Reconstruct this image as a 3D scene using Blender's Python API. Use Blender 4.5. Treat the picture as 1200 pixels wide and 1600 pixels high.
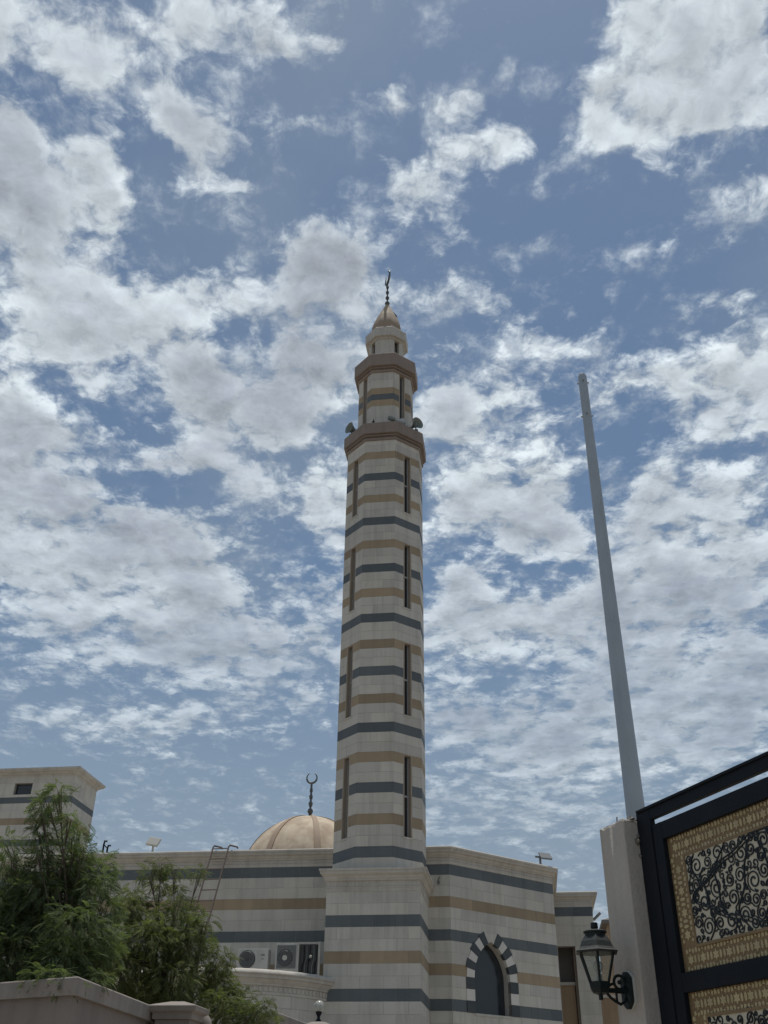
import bpy, bmesh, math, random
import numpy as np
from math import sin, cos, tan, pi, radians, sqrt, hypot, atan2, acos
from mathutils import Vector, Matrix

random.seed(7)
rng = np.random.default_rng(11)
scene = bpy.context.scene
col = scene.collection
for o in list(bpy.data.objects):
    bpy.data.objects.remove(o, do_unlink=True)

# ------------------------------------------------------------------ camera
F = 1545.0                       # focal length in pixels of the 1200x1600 photograph
CAM = np.array([0.0, 0.0, 1.6])
zc = np.array([33 / F, 2460 / F, -1.0]); zc /= np.linalg.norm(zc)
fc = np.array([0, 0, -1.0]); yc = fc - fc.dot(zc) * zc; yc /= np.linalg.norm(yc)
xc = np.cross(yc, zc)
cam = bpy.data.cameras.new('Camera')
cam.sensor_fit = 'VERTICAL'; cam.sensor_height = 32.0
cam.lens = 32.0 * F / 1600.0
cam.clip_start = 0.05; cam.clip_end = 6000
camo = bpy.data.objects.new('Camera', cam); col.objects.link(camo)
mw = Matrix(((xc[0], xc[1], xc[2], 0), (yc[0], yc[1], yc[2], 0), (zc[0], zc[1], zc[2], 1.6), (0, 0, 0, 1)))
camo.matrix_world = mw
scene.camera = camo
scene.render.resolution_x = 768; scene.render.resolution_y = 1024

# ------------------------------------------------------------------ light
SUN_EL, SUN_AZ = radians(80), radians(14)        # azimuth measured from +Y towards +X
EXPO = 0.0
scene.view_settings.view_transform = 'Standard'
scene.view_settings.look = 'None'
scene.view_settings.exposure = EXPO
scene.view_settings.gamma = 1.0
scene.view_settings.use_curve_mapping = False
sun = bpy.data.lights.new('Sun', 'SUN'); sun.energy = 3.2; sun.angle = radians(0.6); sun.color = (1.0, 0.95, 0.88)
suno = bpy.data.objects.new('Sun', sun); col.objects.link(suno)
sd = Vector((sin(SUN_AZ) * cos(SUN_EL), cos(SUN_AZ) * cos(SUN_EL), sin(SUN_EL)))
suno.rotation_euler = sd.to_track_quat('Z', 'Y').to_euler()
suno.location = (0, 0, 60)


def ray(x, y):
    d = np.array([(x - 600) / F, (800 - y) / F, -1.0])
    return np.array([d @ xc, d @ yc, d @ zc])


def hd(x, y, D):
    r = ray(x, y)
    return CAM + r * (D / hypot(r[0], r[1]))


# ------------------------------------------------------------------ sky with broken cloud
KZ = 0.07
def suv(x, y):
    r = ray(x, y); r /= np.linalg.norm(r)
    return np.array([r[0], r[1]]) / (r[2] + KZ)

world = bpy.data.worlds.new('World'); scene.world = world; world.use_nodes = True
wt = world.node_tree
for n in list(wt.nodes): wt.nodes.remove(n)

class NG:
    def __init__(s, t, two=False): s.t = t; s.two = two
    def n(s, typ, **kw):
        nd = s.t.nodes.new(typ)
        for k, v in kw.items(): setattr(nd, k, v)
        return nd
    def put(s, sock, v):
        if isinstance(v, bpy.types.NodeSocket): s.t.links.new(v, sock)
        elif v is not None: sock.default_value = v
    def math(s, op, a, b=None, c=None, clamp=False):
        nd = s.n('ShaderNodeMath', operation=op, use_clamp=clamp)
        for i, v in enumerate((a, b, c)):
            if v is not None: s.put(nd.inputs[i], v)
        return nd.outputs[0]
    def vmath(s, op, a, b=None, c=None):
        nd = s.n('ShaderNodeVectorMath', operation=op)
        for i, v in enumerate((a, b, c)):
            if v is not None: s.put(nd.inputs[i], v)
        return nd.outputs['Value'] if op in ('LENGTH', 'DOT_PRODUCT', 'DISTANCE') else nd.outputs['Vector']
    def noise(s, vec, scale, detail=2.0, rough=0.5, dist=0.0, lac=2.0):
        nd = s.n('ShaderNodeTexNoise')
        if s.two: nd.noise_dimensions = '2D'
        s.put(nd.inputs['Vector'], vec); nd.inputs['Scale'].default_value = scale
        nd.inputs['Detail'].default_value = detail; nd.inputs['Roughness'].default_value = rough
        nd.inputs['Distortion'].default_value = dist; nd.inputs['Lacunarity'].default_value = lac
        return nd
    def mapr(s, v, a, b, c, d, smooth=True):
        nd = s.n('ShaderNodeMapRange', interpolation_type='SMOOTHSTEP' if smooth else 'LINEAR')
        s.put(nd.inputs[0], v)
        for i, k in enumerate((a, b, c, d)): s.put(nd.inputs[1 + i], k)
        return nd.outputs[0]
    def mix(s, f, a, b, blend='MIX'):
        nd = s.n('ShaderNodeMix', data_type='RGBA', blend_type=blend)
        s.put(nd.inputs[0], f)
        for i, v in ((6, a), (7, b)):
            if isinstance(v, bpy.types.NodeSocket): s.t.links.new(v, nd.inputs[i])
            else: nd.inputs[i].default_value = (*v[:3], 1.0)
        return nd.outputs[2]

W = NG(wt, True)
out = W.n('ShaderNodeOutputWorld'); bg = W.n('ShaderNodeBackground'); bg.inputs['Strength'].default_value = 0.1
wt.links.new(bg.outputs[0], out.inputs[0])
sky = W.n('ShaderNodeTexSky', sky_type='NISHITA'); sky.sun_disc = False
sky.sun_elevation = SUN_EL; sky.sun_rotation = SUN_AZ
sky.air_density = 1.0; sky.dust_density = 0.5; sky.ozone_density = 2.0; sky.altitude = 50
tc = W.n('ShaderNodeTexCoord')
sep = W.n('ShaderNodeSeparateXYZ'); wt.links.new(tc.outputs['Generated'], sep.inputs[0])
zden = W.math('ADD', W.math('MAXIMUM', sep.outputs[2], 0.0), KZ)
cmb = W.n('ShaderNodeCombineXYZ')
wt.links.new(W.math('DIVIDE', sep.outputs[0], zden), cmb.inputs[0])
wt.links.new(W.math('DIVIDE', sep.outputs[1], zden), cmb.inputs[1])
uv = cmb.outputs[0]

# cloud masses: centre and half axes read off the photograph, turned into sky coordinates, weight
CL = [  # x, y, rx, ry, weight
 (70, 40, 170, 80, .34), (150, 115, 80, 80, .26), (15, 95, 50, 40, .25), (335, 45, 120, 75, .36), (425, 80, 60, 30, .25),
 (270, 165, 70, 60, .33), (312, 240, 65, 65, .38), (375, 298, 45, 22, .3), (10, 185, 45, 50, .3),
 (60, 310, 150, 130, .5), (55, 440, 150, 130, .5), (150, 300, 60, 90, .3), (185, 505, 90, 70, .42), (90, 560, 90, 60, .3),
 (300, 450, 85, 55, .4), (490, 400, 105, 70, .46), (530, 450, 70, 70, .35), (440, 505, 70, 65, .4), (495, 565, 80, 40, .35),
 (290, 580, 80, 75, .42), (345, 640, 140, 85, .42), (480, 620, 100, 65, .36), (170, 610, 60, 40, .25),
 (15, 640, 80, 60, .32), (20, 720, 110, 110, .48), (20, 830, 120, 90, .42), (242, 722, 70, 32, .36), (95, 690, 70, 40, .25),
 (180, 860, 170, 90, .46), (290, 930, 130, 120, .5), (60, 900, 130, 120, .42), (330, 1015, 170, 70, .42), (440, 1095, 130, 26, .25),
 (230, 1130, 200, 36, .36), (120, 1010, 130, 60, .2), (515, 805, 75, 60, .42), (420, 740, 130, 70, .3), (500, 925, 80, 40, .3), (520, 1010, 70, 50, .26),
 (625, 305, 80, 60, .3), (745, 225, 75, 40, .38), (715, 162, 65, 26, .3), (810, 205, 40, 35, .25), (612, 155, 30, 35, .25),
 (930, 180, 100, 60, .42), (1010, 190, 90, 70, .42), (1050, 90, 120, 100, .46), (1140, 150, 90, 80, .4), (1160, 40, 100, 80, .45), (990, 20, 60, 50, .3),
 (870, 388, 95, 24, .34), (790, 395, 30, 20, .25), (505, 207, 65, 22, .32), (515, 68, 30, 20, .25), (770, 470, 80, 36, .3), (800, 520, 60, 40, .22), (855, 540, 50, 22, .26),
 (760, 640, 150, 70, .27), (690, 600, 60, 40, .2), (650, 480, 60, 40, .22), (690, 680, 60, 60, .3),
 (740, 770, 90, 65, .46), (800, 820, 110, 55, .42), (855, 760, 45, 55, .38), (840, 820, 60, 50, .35),
 (1020, 585, 80, 40, .36), (960, 630, 60, 36, .3), (1130, 640, 110, 70, .42), (1180, 560, 60, 60, .34), (1150, 320, 60, 60, .22), (1140, 470, 60, 26, .26),
 (940, 485, 50, 14, .2), (1150, 760, 90, 60, .25),
 (1010, 800, 100, 75, .42), (1110, 880, 140, 90, .48), (900, 950, 170, 90, .38), (1050, 1010, 220, 120, .42), (720, 980, 120, 70, .28),
 (800, 1160, 200, 60, .33), (700, 1080, 90, 120, .27), (1000, 1150, 230, 90, .36), (820, 1260, 240, 60, .27), (1150, 1100, 120, 120, .36), (720, 900, 70, 30, .3),
]
GAPS = [  # blue holes
 (240, 300, 60, 120, .25), (330, 370, 150, 50, .28), (700, 60, 200, 80, .3), (950, 370, 200, 120, .26), (840, 300, 120, 60, .2), (660, 110, 110, 60, .2), (500, 280, 90, 80, .2), (270, 770, 130, 32, .22),
 (820, 910, 90, 30, .2), (700, 1170, 90, 40, .18), (450, 1180, 160, 40, .2), (60, 1190, 130, 30, .25), (640, 200, 90, 60, .15), (1000, 690, 60, 50, .18), (560, 330, 60, 60, .2),
 (180, 640, 45, 30, .2), (360, 520, 40, 30, .2),
]
def blob(x, y, rx, ry, w):
    c = suv(x, y); ex = (suv(x + rx, y) - suv(x - rx, y)) / 2; ey = (suv(x, y - ry) - suv(x, y + ry)) / 2
    M2 = np.linalg.inv(np.array([ex, ey]).T)          # maps offsets to the unit disc (almost axis-aligned)
    sx, sy = 1 / abs(ex[0]), 1 / abs(ey[1])
    sh = -ey[0] / (ex[0] * ey[1])
    v = W.vmath('MULTIPLY_ADD', uvw, (sx, sy, 0), (-c[0] * sx, -c[1] * sy, 0))
    return W.mapr(W.vmath('LENGTH', v), 0.1, 1.45, w * 1.12, 0.0)
wn = W.noise(uv, 3.2, 3, .55)
warp = W.vmath('SUBTRACT', wn.outputs['Color'], (.5, .5, .5))
wn2 = W.noise(uv, 12.0, 3, .6)
warp2 = W.vmath('SUBTRACT', wn2.outputs['Color'], (.5, .5, .5))
uvw = W.vmath('MULTIPLY_ADD', warp, (.03, .03, 0), W.vmath('MULTIPLY_ADD', warp2, (.045, .045, 0), uv))
acc = None
for b in CL:
    r = blob(*b[:4], b[4] * (1.36 if b[1] < 420 else 1.14)); acc = r if acc is None else W.math('ADD', acc, r)
gap = None
for b in GAPS:
    r = blob(*b[:4], b[4] * 1.15); gap = r if gap is None else W.math('ADD', gap, r)
acc = W.math('MINIMUM', acc, 0.70)
# open cloud field away from the mapped part goes on with the same cover
far = W.noise(uv, 1.3, 2, .5)
infr = W.mapr(W.vmath('DISTANCE', uv, (0.05, 1.55, 0)), 1.7, 2.8, 1.0, 0.0)
openf = W.mapr(far.outputs[0], .38, .62, -.02, .46)
cover = W.mix(infr, openf, W.math('SUBTRACT', acc, gap))
uvd = W.vmath('MULTIPLY_ADD', warp2, (.035, .035, 0), uv)
def dens(P):
    f = W.noise(P, 10.0, 11, .62)
    vo = W.n('ShaderNodeTexVoronoi', voronoi_dimensions='2D', feature='F1', distance='EUCLIDEAN', normalize=True)
    wt.links.new(P, vo.inputs['Vector']); vo.inputs['Scale'].default_value = 19.0; vo.inputs['Detail'].default_value = 3.0
    vo.inputs['Roughness'].default_value = .55; vo.inputs['Lacunarity'].default_value = 2.3
    puff = W.math('SUBTRACT', .36, vo.outputs['Distance'])          # billowing heads
    return W.math('MULTIPLY_ADD', puff, .92, W.math('MULTIPLY', W.math('SUBTRACT', f.outputs[0], .5), 2.1))
d1 = dens(uvd)
d2 = dens(W.vmath('MULTIPLY', uvd, (.968, .968, 1)))                # a step towards the sun near the zenith
t = W.math('MULTIPLY_ADD', d1, W.mapr(sep.outputs[2], .12, .42, .6, 1.0), W.math('SUBTRACT', cover, .365))
alpha0 = W.mapr(t, -.27, .34, 0.0, 1.0)
wis = W.noise(W.vmath('MULTIPLY_ADD', warp, (.07, .07, 0), W.vmath('MULTIPLY', uv, (1.0, .8, 1))), 15.0, 9, .64)
wisp = W.math('MULTIPLY', W.mapr(wis.outputs[0], .46, .76, 0.0, .7), W.mapr(t, -.70, -.05, 0.0, 1.0))
alpha = W.math('MAXIMUM', alpha0, wisp)
big = W.noise(uv, 2.6, 4, .55)
thick = W.mapr(W.math('MULTIPLY_ADD', W.math('SUBTRACT', big.outputs[0], .5), 1.2, W.math('MULTIPLY_ADD', d1, .6, cover)), .28, 1.05, 0.0, 1.0)
relief = W.math('SUBTRACT', d1, d2)
ccol = W.mix(thick, (7.0, 7.65, 8.0), (3.7, 4.05, 4.6))
lum = W.math('MINIMUM', W.math('MAXIMUM', W.math('MULTIPLY_ADD', relief, .62, 1.0), .70), 1.35)
ccol = W.vmath('SCALE', ccol); wt.links.new(lum, ccol.node.inputs['Scale'])
SKYT = (.745, .80, .78)
skyc = W.mix(1.0, sky.outputs[0], SKYT, 'MULTIPLY')
# thin veil of high cloud greys the blue, more so towards the horizon
veil = W.mapr(W.noise(uvd, 2.2, 5, .55).outputs[0], .3, .75, .10, .42)
veil = W.math('MAXIMUM', veil, W.mapr(sep.outputs[2], .14, .56, .78, 0.0))
skyc = W.mix(veil, skyc, (2.75, 3.35, 4.0))
lowf = W.mapr(sep.outputs[2], .10, .66, .42, 1.0)
final = W.mix(W.math('MULTIPLY', W.math('MULTIPLY', alpha, .91), lowf), skyc, ccol)
wt.links.new(final, bg.inputs['Color'])
world.cycles.sampling_method = 'MANUAL'; world.cycles.sample_map_resolution = 512

# ------------------------------------------------------------------ materials
def mat(name, c, rough=.8, c2=None, nscale=3.0, namt=.5, rand=.0, streak=0.0, bump=0.0, bscale=30.0, metal=0.0, spec=.3, fine=0.0):
    m = bpy.data.materials.new(name); m.use_nodes = True
    t = m.node_tree; G = NG(t); p = t.nodes['Principled BSDF']
    p.inputs['Roughness'].default_value = rough; p.inputs['Metallic'].default_value = metal
    p.inputs['Specular IOR Level'].default_value = spec
    geo = G.n('ShaderNodeNewGeometry')
    pos = geo.outputs['Position']
    base = c
    if c2 is not None:
        nz = G.noise(pos, nscale, 5, .6)
        base = G.mix(G.mapr(nz.outputs[0], .5 - .22, .5 + .22, 0.0, namt), c, c2)
    if fine:
        nf = G.noise(pos, 40.0, 4, .7)
        base = G.mix(1.0, base, G.mix(nf.outputs[0], (1 - fine,) * 3, (1 + fine,) * 3), 'MULTIPLY')
    if streak:
        st = G.noise(G.vmath('MULTIPLY', pos, (2.6, 2.6, .22)), 1.6, 5, .65)
        f = G.mapr(st.outputs[0], .42, .72, 1.0, 1.0 - streak)
        cc = G.n('ShaderNodeCombineColor')
        for i in range(3): t.links.new(f, cc.inputs[i])
        base = G.mix(1.0, base, cc.outputs[0], 'MULTIPLY')
    if rand:
        oi = G.n('ShaderNodeObjectInfo')
        base = G.mix(1.0, base, G.mix(oi.outputs['Random'], (1 - rand, 1 - rand, 1 - rand), (1 + rand, 1 + rand * .85, 1 + rand * .6)), 'MULTIPLY')
    G.put(p.inputs['Base Color'], base if isinstance(base, bpy.types.NodeSocket) else (*base, 1))
    if bump:
        bn = G.noise(pos, bscale, 6, .65)
        bp = G.n('ShaderNodeBump'); bp.inputs['Strength'].default_value = bump; bp.inputs['Distance'].default_value = .02
        t.links.new(bn.outputs[0], bp.inputs['Height']); t.links.new(bp.outputs[0], p.inputs['Normal'])
    return m

M = {}
M['pale'] = mat('pale_limestone', (.53, .508, .455), .75, (.445, .418, .365), .9, .6, rand=.09, streak=.17, bump=.15, bscale=14)
M['dark'] = mat('dark_slate', (.098, .115, .125), .6, (.125, .14, .147), 1.3, .6, rand=.14, streak=.1, bump=.15, bscale=16)
M['tan'] = mat('tan_sandstone', (.335, .262, .175), .75, (.28, .222, .155), 1.1, .7, rand=.14, streak=.12, bump=.15, bscale=16)
M['vdark'] = mat('dark_voussoir_slate', (.058, .068, .074), .6, (.08, .09, .095), 2.0, .6, rand=.1)
M['vpale'] = mat('white_voussoir_stone', (.62, .60, .55), .75, (.53, .51, .46), 1.5, .6, rand=.06)
M['core'] = mat('joint_mortar', (.42, .40, .36), .9, (.33, .31, .28), 2, .6)
M['cornice'] = mat('carved_limestone', (.52, .49, .435), .8, (.42, .39, .34), 1.2, .7, streak=.18, bump=.3, bscale=18)
M['brown'] = mat('brown_render', (.265, .215, .18), .8, (.215, .175, .15), 1.4, .6, streak=.15, bump=.2, bscale=12)
M['jamb'] = mat('window_jamb_stone', (.37, .305, .235), .8, (.30, .25, .20), 2, .6, streak=.1)
M['glass'] = mat('dark_glass', (.028, .033, .038), .15, spec=.5)
M['frame'] = mat('grey_window_frame', (.38, .38, .37), .45, (.3, .3, .3), 4, .5)
M['domec'] = mat('peach_dome_render', (.58, .485, .36), .75, (.38, .285, .20), 1.5, 1.0, streak=.12, bump=.15, bscale=10)
M['rib'] = mat('dome_rib_render', (.36, .27, .195), .75, (.29, .215, .16), 2, .6)
M['onion'] = mat('ochre_tile', (.38, .305, .21), .7, (.31, .25, .175), 3, .6)
M['onion2'] = mat('brown_tile', (.31, .245, .18), .7, (.26, .20, .15), 3, .6)
M['bronze'] = mat('weathered_bronze', (.10, .11, .11), .5, (.15, .16, .15), 6, .6, metal=.5)
M['horn'] = mat('grey_green_horn', (.21, .24, .23), .55, (.16, .185, .18), 9, .5)
M['hornw'] = mat('pale_horn_body', (.42, .44, .45), .55, (.34, .36, .37), 9, .5)
M['black'] = mat('black_paint', (.010, .0125, .017), .6, (.016, .019, .024), 5, .6, bump=.08, bscale=60, spec=.12)
M['scroll'] = mat('black_iron', (.010, .013, .017), .5, (.016, .019, .023), 20, .5)
M['pole'] = mat('galvanised_paint', (.36, .40, .43), .5, (.30, .34, .37), 1.5, .6, streak=.12, metal=.15)
M['plaster'] = mat('beige_plaster', (.47, .43, .38), .9, (.38, .345, .30), 1.6, .7, streak=.32, bump=.5, bscale=25, fine=.08)
M['plrough'] = mat('broken_plaster', (.25, .225, .195), .95, (.15, .13, .11), 9, .9, bump=.9, bscale=30)
M['lattice'] = mat('brown_lattice', (.235, .16, .085), .6, (.17, .115, .06), 7, .6, rand=.0, fine=.1)
M['inlay'] = mat('cream_inlay', (.45, .37, .215), .6, (.36, .295, .17), 9, .7, rand=.12)
M['backing'] = mat('beige_backing', (.58, .53, .41), .7, (.46, .42, .32), 6, .7, fine=.08)
M['wallb'] = mat('brown_grey_render', (.245, .21, .185), .9, (.20, .17, .15), 1.4, .7, streak=.15, bump=.35, bscale=22)
M['coping'] = mat('coping_render', (.30, .265, .235), .9, (.22, .195, .17), 2.5, .7, streak=.2, bump=.35, bscale=22)
M['ochre'] = mat('ochre_render', (.36, .255, .16), .85, (.31, .22, .14), 1.1, .6, streak=.12)
M['bark'] = mat('bark', (.13, .10, .075), .9, (.07, .055, .042), 14, .8, bump=.5, bscale=40)
M['acw'] = mat('ac_casing', (.47, .465, .43), .5, (.38, .37, .34), 5, .6, streak=.2)
M['acd'] = mat('ac_dark_grille', (.06, .065, .065), .6, (.1, .1, .1), 14, .5)
M['acg'] = mat('grey_mesh_grille', (.13, .135, .13), .6, (.19, .19, .18), 14, .5)
M['rust'] = mat('rusty_red_steel', (.15, .115, .10), .7, (.10, .075, .065), 12, .7)
M['steel'] = mat('bracket_steel', (.22, .23, .23), .5, (.16, .17, .17), 10, .5, metal=.4)
M['ledw'] = mat('white_lamp_casing', (.46, .46, .42), .5, (.36, .36, .33), 8, .5)
M['ledg'] = mat('lamp_glass_front', (.13, .16, .145), .25, (.10, .125, .115), 6, .5, spec=.5)
M['lamp'] = mat('dark_green_lamp_iron', (.011, .016, .017), .45, (.020, .027, .026), 22, .7, bump=.15, bscale=70, spec=.2)
M['lampd'] = mat('dusty_lamp_iron', (.015, .021, .022), .6, (.045, .048, .044), 16, .75, bump=.2, bscale=60)
M['shadow_in'] = mat('shaded_interior', (.17, .155, .14), .9, (.13, .12, .11), 2, .5)  # shade inside the openings is put into this dark colour; house roof reuses it
M['ground'] = mat('sandy_paving', (.30, .265, .22), .95, (.22, .195, .16), .35, .8, fine=.1)
M['roofm'] = mat('roof_screed', (.38, .36, .32), .9, (.30, .28, .25), 1.2, .6)
M['road'] = mat('asphalt', (.055, .055, .055), .9, (.075, .072, .068), 1.2, .7, fine=.2)


def glass_mat(name, c=(.9, .93, .92), rough=.05, mixf=.25):
    m = bpy.data.materials.new(name); m.use_nodes = True
    t = m.node_tree; p = t.nodes['Principled BSDF']; o = t.nodes['Material Output']
    G = NG(t)
    tr = G.n('ShaderNodeBsdfTransparent'); tr.inputs[0].default_value = (*c, 1)
    gp = G.n('ShaderNodeNewGeometry'); nz = G.noise(gp.outputs['Position'], 18, 5, .6)
    p.inputs['Base Color'].default_value = (.55, .55, .50, 1); p.inputs['Roughness'].default_value = rough
    mx = G.n('ShaderNodeMixShader')
    t.links.new(G.mapr(nz.outputs[0], .3, .75, mixf * .5, mixf * 1.8), mx.inputs[0])
    t.links.new(tr.outputs[0], mx.inputs[1]); t.links.new(p.outputs[0], mx.inputs[2]); t.links.new(mx.outputs[0], o.inputs[0])
    return m
M['pane'] = glass_mat('dusty_clear_glass', mixf=.13)
M['globe'] = glass_mat('frosted_globe', (.8, .82, .82), .25, .5)


def leaf_mat(name, c, c2):
    m = bpy.data.materials.new(name); m.use_nodes = True
    t = m.node_tree; G = NG(t); p = t.nodes['Principled BSDF']; o = t.nodes['Material Output']
    gi = G.n('ShaderNodeNewGeometry')
    base = G.mix(gi.outputs['Random Per Island'], c, c2)
    nz = G.noise(gi.outputs['Position'], 3.0, 3, .6)
    base = G.mix(G.mapr(nz.outputs[0], .35, .7, 0, .7), base, tuple(x * .6 for x in c))
    G.put(p.inputs['Base Color'], base); p.inputs['Roughness'].default_value = .6
    p.inputs['Specular IOR Level'].default_value = .08
    tl = G.n('ShaderNodeBsdfTranslucent'); G.put(tl.inputs[0], G.mix(1.0, base, (1.1, 1.25, .6), 'MULTIPLY'))
    mx = G.n('ShaderNodeMixShader'); mx.inputs[0].default_value = .4
    t.links.new(p.outputs[0], mx.inputs[1]); t.links.new(tl.outputs[0], mx.inputs[2]); t.links.new(mx.outputs[0], o.inputs[0])
    return m
M['leafA'] = leaf_mat('feathery_leaf', (.108, .140, .074), (.165, .195, .10))
M['leafB'] = leaf_mat('yellowing_leaf', (.100, .132, .064), (.19, .19, .085))

# ------------------------------------------------------------------ mesh helpers
def link(name, me, parent=None):
    o = bpy.data.objects.new(name, me); col.objects.link(o)
    if parent is not None: o.parent = parent
    return o

def tag(o, label=None, cat=None, group=None, kind=None):
    if label: o['label'] = label
    if cat: o['category'] = cat
    if group: o['group'] = group
    if kind: o['kind'] = kind
    return o

class MB:
    def __init__(s): s.v = []; s.f = []
    def add(s, vs, fs):
        b = len(s.v); s.v += [tuple(map(float, q)) for q in vs]; s.f += [tuple(b + i for i in f) for f in fs]; return s
    def box(s, c, size, rz=0.0, M3=None):
        hx, hy, hz = size[0] / 2, size[1] / 2, size[2] / 2
        pts = []
        for z in (-hz, hz):
            for x, y in ((-hx, -hy), (hx, -hy), (hx, hy), (-hx, hy)):
                if M3 is not None:
                    q = M3 @ Vector((x, y, z)); pts.append((c[0] + q.x, c[1] + q.y, c[2] + q.z))
                else:
                    pts.append((c[0] + x * cos(rz) - y * sin(rz), c[1] + x * sin(rz) + y * cos(rz), c[2] + z))
        return s.add(pts, [(3, 2, 1, 0), (4, 5, 6, 7), (0, 1, 5, 4), (1, 2, 6, 5), (2, 3, 7, 6), (3, 0, 4, 7)])
    def b6(s, x0, x1, y0, y1, z0, z1): return s.box(((x0 + x1) / 2, (y0 + y1) / 2, (z0 + z1) / 2), (x1 - x0, y1 - y0, z1 - z0))
    def prism(s, poly, z0, z1, caps=True):       # poly CCW
        n = len(poly)
        vs = [(x, y, z0) for x, y in poly] + [(x, y, z1) for x, y in poly]
        fs = [(i, (i + 1) % n, n + (i + 1) % n, n + i) for i in range(n)]
        if caps: fs += [tuple(range(n - 1, -1, -1)), tuple(range(n, 2 * n))]
        return s.add(vs, fs)
    def slabpoly(s, pts, fn, d0, d1):            # 2D polygon (s,z) CCW seen from outside, extruded between depths d0 (outer) and d1
        n = len(pts)
        vs = [fn(a, d0, z) for a, z in pts] + [fn(a, d1, z) for a, z in pts]
        fs = [tuple(range(n)), tuple(range(2 * n - 1, n - 1, -1))] + [(i, n + i, n + (i + 1) % n, (i + 1) % n) for i in range(n)]
        return s.add(vs, fs)
    def lathe(s, prof, n=24, c=(0, 0, 0), phase=0.0, caps=True):
        vs = []; fs = []; m = len(prof)
        for r, z in prof:
            for k in range(n):
                a = phase + 2 * pi * k / n; vs.append((c[0] + r * cos(a), c[1] + r * sin(a), c[2] + z))
        for i in range(m - 1):
            for k in range(n):
                fs.append((i * n + k, i * n + (k + 1) % n, (i + 1) * n + (k + 1) % n, (i + 1) * n + k))
        if caps: fs += [tuple(range(n - 1, -1, -1)), tuple((m - 1) * n + k for k in range(n))]
        return s.add(vs, fs)
    def tube(s, path, r, n=8, closed=False, caps=True):
        P = [Vector(p) for p in path]; m = len(P)
        rs = r if isinstance(r, (list, tuple)) else [r] * m
        vs = []; fs = []; ref = None
        for i in range(m):
            if closed: d = P[(i + 1) % m] - P[i - 1]
            else: d = P[min(i + 1, m - 1)] - P[max(i - 1, 0)]
            d.normalize()
            if ref is None: ref = Vector((0, 0, 1)) if abs(d.z) < .9 else Vector((1, 0, 0))
            a = d.cross(ref)
            if a.length < 1e-4: a = d.cross(Vector((1, 0, 0)) if abs(d.x) < .9 else Vector((0, 1, 0)))
            a.normalize(); b = d.cross(a); ref = -b if False else ref
            for k in range(n):
                q = P[i] + (a * cos(2 * pi * k / n) + b * sin(2 * pi * k / n)) * rs[i]; vs.append(q)
        cnt = m if closed else m - 1
        for i in range(cnt):
            j = (i + 1) % m
            for k in range(n): fs.append((i * n + k, j * n + k, j * n + (k + 1) % n, i * n + (k + 1) % n))
        if caps and not closed: fs += [tuple(range(n)), tuple((m - 1) * n + k for k in range(n - 1, -1, -1))]
        return s.add(vs, fs)
    def sphere(s, c, r, n=12, m=8, sz=1.0):
        prof = [(max(r * sin(pi * i / m), 1e-4), -r * sz * cos(pi * i / m)) for i in range(m + 1)]
        return s.lathe(prof, n, c, caps=False)
    def sweep(s, path, prof, closed=True):       # path CCW, prof list of (outward, z)
        n = len(path); P = [Vector(p) for p in path]; rings = []
        for i in range(n):
            if closed or 0 < i < n - 1:
                d0 = (P[i] - P[i - 1]).normalized(); d1 = (P[(i + 1) % n] - P[i]).normalized()
            elif i == 0: d0 = d1 = (P[1] - P[0]).normalized()
            else: d0 = d1 = (P[i] - P[i - 1]).normalized()
            n0 = Vector((d0.y, -d0.x)); n1 = Vector((d1.y, -d1.x)); mm = n0 + n1
            mm = mm / max(mm.dot(n0), 1e-6)
            rings.append([(P[i].x + mm.x * o, P[i].y + mm.y * o, z) for o, z in prof])
        k = len(prof); vs = [q for r_ in rings for q in r_]; fs = []
        for i in range(n if closed else n - 1):
            j = (i + 1) % n
            for a in range(k - 1): fs.append((i * k + a, j * k + a, j * k + a + 1, i * k + a + 1))
        if not closed: fs += [tuple(range(k)), tuple((n - 1) * k + a for a in range(k - 1, -1, -1))]
        return s.add(vs, fs)
    def mesh(s, name, m, smooth=None, fix=True):
        me = bpy.data.meshes.new(name); me.from_pydata(s.v, [], s.f); me.materials.append(m)
        if fix:
            bm = bmesh.new(); bm.from_mesh(me); bmesh.ops.recalc_face_normals(bm, faces=bm.faces); bm.to_mesh(me); bm.free()
        if smooth is not None:
            me.shade_smooth(); me.set_sharp_from_angle(angle=radians(smooth))
        return me
    def build(s, name, m, parent=None, smooth=None, bevel=0.0, fix=True):
        me = s.mesh(name, m, None, fix)
        if bevel:
            bm = bmesh.new(); bm.from_mesh(me)
            ed = [e for e in bm.edges if len(e.link_faces) == 2 and e.calc_face_angle(0) > radians(30)]
            bmesh.ops.bevel(bm, geom=ed, offset=bevel, segments=2, affect='EDGES', profile=.6)
            bm.to_mesh(me); bm.free()
        if smooth is not None:
            me.shade_smooth(); me.set_sharp_from_angle(angle=radians(smooth))
        return link(name, me, parent)

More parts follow.
